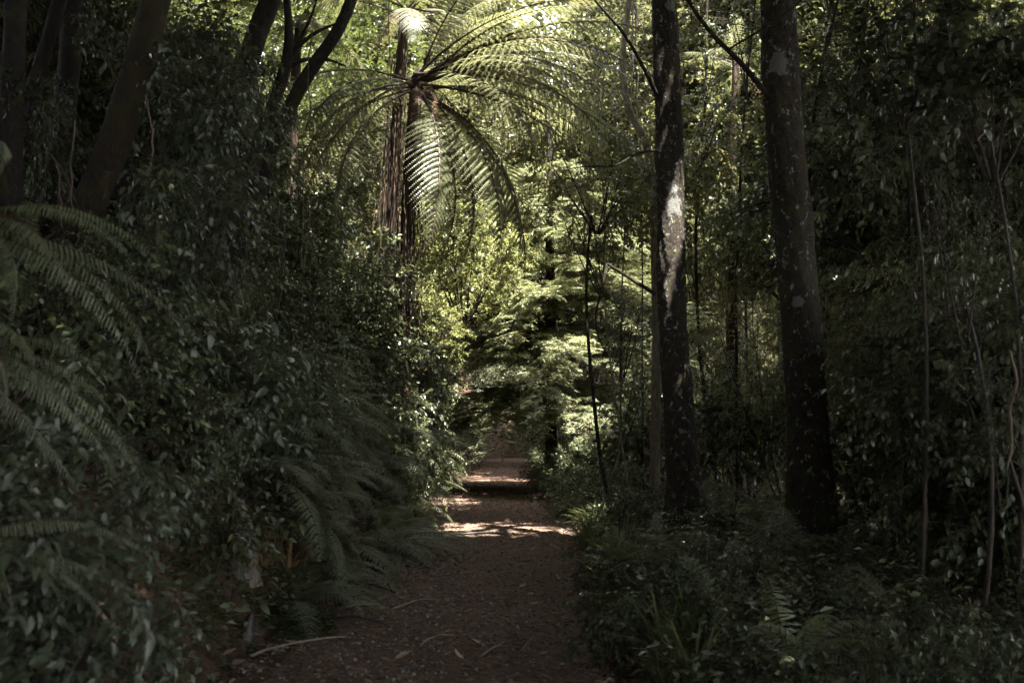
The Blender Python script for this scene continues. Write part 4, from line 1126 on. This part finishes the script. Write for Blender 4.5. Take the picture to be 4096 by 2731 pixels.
scatter(mb, SMALL, p, d, n, rc.uniform(.25, .4, len(p)), np.clip(rc.normal(.5, .2, len(p)), 0, .95))
o = link('shade_canopy', mb.mesh('shade_canopy', M['canopy'])); o['kind'] = 'stuff'
o['label'] = 'leafy forest roof added to shade the walk, with gaps cut for sun'; o['category'] = 'canopy'

# ================================================================== small things on and by the path
mb = MB()
for k in range(11):
    yb = 44.1 + k * .42; box(mb, (float(pc(yb)) + .25, yb, .155 * (k + 1) - .03), (1.15, .12, .16), .02 * (k % 3 - 1), rs.uniform(0, 1))
    box(mb, (float(pc(yb)) + .25, yb + .24, .155 * (k + 1) - .06), (1.1, .38, .10), 0, .2, 1)
o = link('garden_steps', mb.mesh('garden_steps', [M['timber'], M['ground']], False)); tag(o, 'timber-edged earth steps climbing at the end of the path', 'steps')
mb = MB(); q = at(502.5, 458, 42.5)
box(mb, (0, 0, .55), (.10, .10, 1.2)); box(mb, (0, 0, 1.165), (.085, .085, .03))
for k in range(3):
    box(mb, (0, -.052, .35 + .3 * k), (.05, .006, .09), 0, .5, 1)
o = link('marker_post', mb.mesh('marker_post', [M['orange'], M['timber']], False), None, (q[0], 42.5, surf(q[0], 42.5) - .05)); tag(o, 'small orange marker post at the foot of the steps', 'post')


def on_ground(px, py):
    k = EYE / ((py - 428) / F)
    for _ in range(12):
        q = at(px, py, k); z = surf(q[0], k); k = (EYE - z) / ((py - 428) / F)
    q = at(px, py, k); return np.array([q[0], k, surf(q[0], k)])


# pale fallen leaves, each its own
pos = [(647, 796), (441, 611), (497, 596), (538, 600), (566, 618), (519, 626), (437, 566), (486, 570), (600, 654), (551, 555), (540, 650), (470, 560), (506, 520), (430, 612), (410, 635), (372, 600), (560, 578),
       (455, 540), (530, 548), (395, 655), (480, 640), (330, 662), (575, 640), (520, 585), (300, 640), (463, 655)]
LEAFG = 'pale dead leaves on the path'
for k, (px, py) in enumerate(pos):
    if k in (6, 7, 8, 14, 17, 21):
        continue
    q = on_ground(px, py); mb = MB(); rg = np.random.default_rng(k)
    tpl = strip_tpl([0, .12, .35, .6, .85, 1], [.02, .16 + .1 * rg.uniform(), .30, .26, .12, .01], .3 * rg.normal(), rg.uniform(-.5, .3))
    a = rg.uniform(0, 6)
    scatter(mb, tpl, [[0, 0, .02]], [[math.cos(a), math.sin(a), .1]], [[rg.normal(0, .3), rg.normal(0, .3), 1]], rg.uniform(.05, .10), rg.uniform(0, 1), 0, rg.uniform(.6, 1.1))
    tube(mb, [[0, 0, .02], [-.03 * math.cos(a), -.03 * math.sin(a), .012]], [.0015, .001], 4, .4)
    o = link('dead_leaf', mb.mesh('dead_leaf', M['paleleaf']), None, q + [0, 0, .004]); reg(o, 'pale dead leaf', 'dead leaf', LEAFG, q)
STK = 'sticks lying on the path'
for k, (x0, y0, x1, y1, r, mt) in enumerate([(462, 534, 512, 534.5, .02, 'blackwood'), (345, 532, 395, 538, .014, 'twig'), (392, 606, 440, 597, .008, 'palebark'), (250, 652, 352, 634, .010, 'palebark'),
                                             (520, 648, 545, 632, .007, 'palebark'), (336, 615, 392, 623, .010, 'blackwood'), (480, 652, 510, 641, .008, 'palebark'), (380, 603, 345, 608, .009, 'palebark'),
                                             (570, 645, 592, 622, .009, 'twig'), (420, 641, 455, 633, .006, 'palebark'), (310, 562, 362, 556, .02, 'twig'), (340, 582, 395, 590, .015, 'twig')]):
    a = on_ground(x0, y0); b = on_ground(x1, y1); rg = np.random.default_rng(k + 40); mb = MB()
    P = bend(rg, np.zeros(3), b - a, 8, np.array([0, .03, .03]), .008) + [0, 0, r + .008]
    tube(mb, P, np.linspace(r, r * .5, 8), 7, .5, 0, .08, rg); tube(mb, shoot(rg, P[4], (b - a) * .3 + np.array([.1, .1, .05]), .12, 4, .1, .02), [r * .5, r * .4, r * .3, r * .2], 5)
    o = link('stick', mb.mesh('stick', M[mt]), None, a); reg(o, 'pale split stick' if mt == 'palebark' else 'dark fallen stick', 'stick', STK, (a + b) / 2)
# left foot of the bank: black leaning stem, pale stump, dry grass, wet black wood
q = on_ground(256, 632); top = at(223, 583, q[1] + .1); mb = MB()
o = link('fallen_branch', trunk_mesh(np.array([[0, 0, -.05], (top - q) * .35, (top - q) * .7 + [.02, 0, 0], top - q]), np.array([.045, .042, .04, .036]), 12, 5, .05, 0, .03, mats=M['blackwood']), None, q)
tag(o, 'smooth black branch propped against the foot of the left bank', 'branch')
q = on_ground(233, 628) + [0, .12, 0]; mb = MB()
o = link('tree_stump', trunk_mesh(np.array([[0, 0, -.1], [.01, 0, .2], [-.02, .02, .42], [-.02, .02, .5]]), np.array([.12, .10, .085, .04]), 18, 6, .14, .2, .03, mats=M['greywood']), None, q)
tag(o, 'pale weathered stump behind the propped black branch', 'stump')
q = on_ground(246, 642)
o = link('wood_offcut', trunk_mesh(np.array([[0, 0, -.03], [-.01, .01, .05], [.0, .02, .10], [.02, .03, .15], [.025, .03, .17]]), np.array([.05, .055, .05, .035, .012]), 14, 8, .05, 0, .02, mats=M['blackwood']), None, q)
tag(o, 'small shiny black wood stub standing at the path edge', 'offcut')
for k, (px, py, s) in enumerate(((288, 602, 1.0), (275, 600, .85), (262, 612, .6))):
    q = on_ground(px, py); root = link('dry_grass', tuft(300 + k, 30, .42, M['drygrass'], 1.5, 1.1, 'dry_grass'), None, q); root.scale = (s, s, s)
    reg(root, 'tuft of straw-coloured dry grass', 'grass tuft', 'dry grass at the bank foot', q)
q = on_ground(292, 606); o = link('grass_tuft', GR[0], None, q); reg(o, 'green grass tuft among dry blades', 'grass tuft', None, q)
mb = MB()
for (px, py, rr, n_) in ((278, 618, .42, 5200), (300, 622, .25, 2200), (208, 655, .3, 2200), (345, 538, .3, 1200)):
    c = on_ground(px, py); a = rs.uniform(0, 2 * PI, n_); r = rr * np.sqrt(rs.uniform(0, 1, n_)); x = c[0] + r * np.cos(a); yv = c[1] + r * np.sin(a) * 1.3
    p = np.stack([x, yv, zs(x, yv) + rs.uniform(0, .05, n_) * (1 - (r / rr) ** 2)], -1); d, n = flat_dirs(n_, .6); d[:, 2] += .4
    scatter(mb, SMALL, p, d, n, rs.uniform(.012, .03, n_), np.clip(rs.normal(.5, .2, n_), 0, .95))
o = link('moss', mb.mesh('moss', M['moss'])); o['kind'] = 'stuff'; o['label'] = 'green moss and tiny ground plants at the foot of the left bank'; o['category'] = 'moss'
# hanging vines over the left bank and round the tree fern
VN = 'hanging vines'
for k, (px, y0, y1, Y) in enumerate([(301, 150, 270, 12.2), (304, 160, 262, 12.1), (392, -20, 90, 14.4), (364, 250, 345, 14.2), (404, 180, 320, 14.6), (414, 190, 335, 14.6), (398, 200, 300, 14.6), (75, 120, 215, 7.8), (56, 165, 225, 7.6), (312, 30, 120, 11.5),
                                     (145, 95, 200, 8.0), (425, 210, 330, 14.7), (365, 315, 395, 13.8), (1010, 350, 480, 5.5)]):
    a = at(px, y0, Y); b = at(px + rs.uniform(-6, 6), y1, Y); mb = MB()
    P = bend(rs, a - b, np.zeros(3), 12, np.array([rs.normal(0, .06), 0, 0]), .02); tube(mb, P, np.full(12, .008 if k != 12 else .02), 5, rs.uniform(0, 1))
    o = link('vine', mb.mesh('vine', M['root']), None, b); reg(o, 'thin hanging vine', 'vine', VN, (a + b) / 2)

# plants that would stand wholly hidden behind nearer ones are left out
HIDDEN = set('''sapling.009 ground_fern.004 tall_shrub.016 tall_shrub.019 tall_shrub.021 tall_shrub.022 tall_shrub.023 tall_shrub.024 tall_shrub.027 tall_shrub.029
tall_shrub.031 tall_shrub.032 tall_shrub.033 tall_shrub.034 tall_shrub.035 tall_shrub.036 tall_shrub.037 tall_shrub.038 tall_shrub.039 tall_shrub.042
tall_shrub.043 tall_shrub.044 tall_shrub.046 tall_shrub.047 tall_shrub.049 tall_shrub.050 tall_shrub.051 tall_shrub.052 tall_shrub.053 tall_shrub.054
shrub.036 ground_fern.055 roundleaf_shrub.007 roundleaf_shrub.009 thicket_shrub.001 thicket_shrub.003 tall_shrub.056 young_tree.001
roundleaf_shrub.010 thicket_shrub.005 tall_shrub.058 tall_shrub.059 young_tree.003 young_tree.004 tall_shrub.061 thicket_shrub.007 young_tree.005
thicket_shrub.009 tall_shrub.066 thicket_shrub.013 thicket_shrub.014 young_tree.007 tall_shrub.068 thicket_shrub.015 young_tree.009 thicket_shrub.018
tall_shrub.069 thicket_shrub.020 roundleaf_shrub.014 thicket_shrub.022 tall_shrub.070 ground_fern.078 ground_fern.080 tall_shrub.074 tall_shrub.076
tall_shrub.077 tall_shrub.079 tall_shrub.083 tall_shrub.084 tall_shrub.092 tall_shrub.095 grass_tuft.025 grass_tuft.028 grass_tuft.036 grass_tuft.038
grass_tuft.044 grass_tuft.046 dark_shrub dark_shrub.001 dark_shrub.002 dark_shrub.003 dark_shrub.004 dark_shrub.005 dark_shrub.006 dark_shrub.007
dark_shrub.008 dark_shrub.009 dark_shrub.011 dark_shrub.013 dark_shrub.014 dark_shrub.015 dark_shrub.016 dark_shrub.017 dark_shrub.019 dark_shrub.022
dark_shrub.025 dark_shrub.027 dark_shrub.029 dark_shrub.030 dark_shrub.036 dark_shrub.039 dark_shrub.043 dark_shrub.052 dark_shrub.053 dark_shrub.056
dark_shrub.057 dark_shrub.058 dark_shrub.059 dark_shrub.060 dark_shrub.061 dark_shrub.062 dark_shrub.064 dark_shrub.065 dark_shrub.066 ground_fern.081
ground_fern.082 ground_fern.083 ground_fern.084 ground_fern.085 ground_fern.086 ground_fern.087 ground_fern.089 tree.017 tree.018 tree.019 tree.020
tree.023 tree.024 tree.027 tree.028 tree.030 tree.032 tree.034 tree.036 tree.038 tree.039 tree.040 tree.041 tree.044 tree.047 tree.050 tree.051
tree.052 tree.056 tree.061 tree.062 tree.063 tree.066 tree.067 tree.068 tree.073 tree.075 tree.077 tree.080 tree.081 tree.085 tree.086 tree.087
tree.097 tree.098 tree.103 tree.104 tree.106 tree.107 tree.111 tree.112 tree.113 tree.114 tree.116 tree.117 tree.118 tree.119'''.split())
for t in THINGS:
    if t[0].name in HIDDEN:
        for c in list(t[0].children):
            bpy.data.objects.remove(c)
keepers = [t for t in THINGS if t[0].name not in HIDDEN]
for t in THINGS:
    if t[0].name in HIDDEN:
        bpy.data.objects.remove(t[0])
THINGS = keepers

# ================================================================== labels
LAND = [('the leaning mossy trunk', 118, 120), ('the forked dark trunk', 284, 85), ('the bare black leaning trunk', 248, 60), ('the shaggy tree fern trunk', 402, 250), ('the tree fern crown', 430, 110),
        ('the brightest bush', 470, 220), ('the layered conifer', 545, 330), ('the patchy slim trunk', 673, 250), ('the foot of the patchy trunk', 685, 500), ('the thick mossy trunk', 800, 280),
        ('the foot of the thick trunk', 812, 530), ('the round lichen blotch', 779, 63), ('the sunlit strip of path', 510, 520), ('the marker post', 502, 455), ('the dry grass', 285, 595),
        ('the propped black branch', 238, 610), ('the near path', 430, 650), ('the middle of the path', 460, 580), ('the big blurred left fern', 60, 290), ('the lower left corner', 30, 650), ('the lower right corner', 990, 650),
        ('the upper right corner', 980, 40), ('the upper left corner', 40, 30), ('the left fern slope', 250, 430), ('the left fern slope foot', 360, 510), ('the dense small-leaved wall', 400, 400), ('the right thicket', 920, 300), ('the lit verge grass', 572, 508),
        ('the right undergrowth', 740, 600), ('the leafy slope under the forked trunk', 300, 210), ('the gap between the big trunks', 735, 200)]


def relation(px, py):
    best = min(LAND, key=lambda l: math.hypot((l[1] - px), (l[2] - py)))
    dx, dy = px - best[1], py - best[2]
    if math.hypot(dx, dy) < 22:
        return 'right by ' + best[0]
    if abs(dx) > abs(dy) * 1.1:
        return ('right of ' if dx > 0 else 'left of ') + best[0]
    return ('below ' if dy > 0 else 'above ') + best[0]


cells = {}
for o, desc, cat, grp, ref in THINGS:
    px, py = to_px(ref); px = min(max(px, 2), 1022); py = min(max(py, 2), 680)
    cells.setdefault((desc, relation(px, py)), []).append((px, o, cat, grp))
ORD = ['', 'second', 'third', 'fourth', 'fifth', 'sixth', 'seventh', 'eighth', 'ninth', 'tenth']
NUM = ['', 'one', 'two', 'three', 'four', 'five', 'six', 'seven', 'eight', 'nine', 'ten']
for (desc, rel), L in cells.items():
    L.sort(key=lambda v: v[0]); n_ = len(L)
    for k, (px, o, cat, grp) in enumerate(L):
        if n_ == 1:
            lab = f'{desc} {rel}'
        elif n_ == 2:
            lab = f'{desc} {rel}, {"left" if k == 0 else "right"} of two'
        elif k == 0:
            lab = f'{desc} {rel}, leftmost of several'
        elif k == n_ - 1:
            lab = f'{desc} {rel}, rightmost of several'
        else:
            lab = f'{desc} {rel}, {ORD[min(k, 9)]} from left'
        tag(o, lab, cat, grp)

# ================================================================== light, sky, camera
w = bpy.data.worlds.new('World'); SC.world = w; w.use_nodes = True
nt = w.node_tree; bg = nt.nodes['Background']; sk = nt.nodes.new('ShaderNodeTexSky'); sk.sky_type = 'NISHITA'; sk.sun_disc = False
EL = math.asin(SUN[2]); AZ = math.atan2(SUN[0], SUN[1]); sk.sun_elevation = EL; sk.sun_rotation = AZ
hs = nt.nodes.new('ShaderNodeHueSaturation'); hs.inputs['Saturation'].default_value = .15; nt.links.new(sk.outputs[0], hs.inputs['Color'])
nt.links.new(hs.outputs[0], bg.inputs[0]); bg.inputs[1].default_value = .15
ld = bpy.data.lights.new('sun', 'SUN'); ld.energy = 5.0; ld.angle = math.radians(.5); ld.color = (1, .94, .82)
so = bpy.data.objects.new('sun', ld); COL.objects.link(so); so.rotation_euler = Vector(-SUN).to_track_quat('-Z', 'Y').to_euler(); so.location = (6, 0, 20)
cd = bpy.data.cameras.new('camera'); co = bpy.data.objects.new('camera', cd); COL.objects.link(co)
co.location = (0, 0, EYE); co.rotation_euler = (PI / 2 + PITCH, 0, 0); cd.sensor_width = 36; cd.lens = 36 * F / 1024; cd.clip_end = 600; cd.clip_start = .05
cd.dof.use_dof = True; cd.dof.focus_distance = 14.5; cd.dof.aperture_fstop = 3.5
SC.camera = co
SC.view_settings.view_transform = 'Standard'; SC.view_settings.look = 'None'; SC.view_settings.exposure = 3.5; SC.view_settings.gamma = 1
SC.render.engine = 'CYCLES'
cy = SC.cycles; cy.use_denoising = True; cy.max_bounces = 7; cy.diffuse_bounces = 4; cy.glossy_bounces = 2; cy.transmission_bounces = 5; cy.transparent_max_bounces = 4
cy.sample_clamp_indirect = 6; cy.caustics_reflective = False; cy.caustics_refractive = False; cy.use_adaptive_sampling = True; cy.adaptive_threshold = .012; cy.adaptive_min_samples = 48
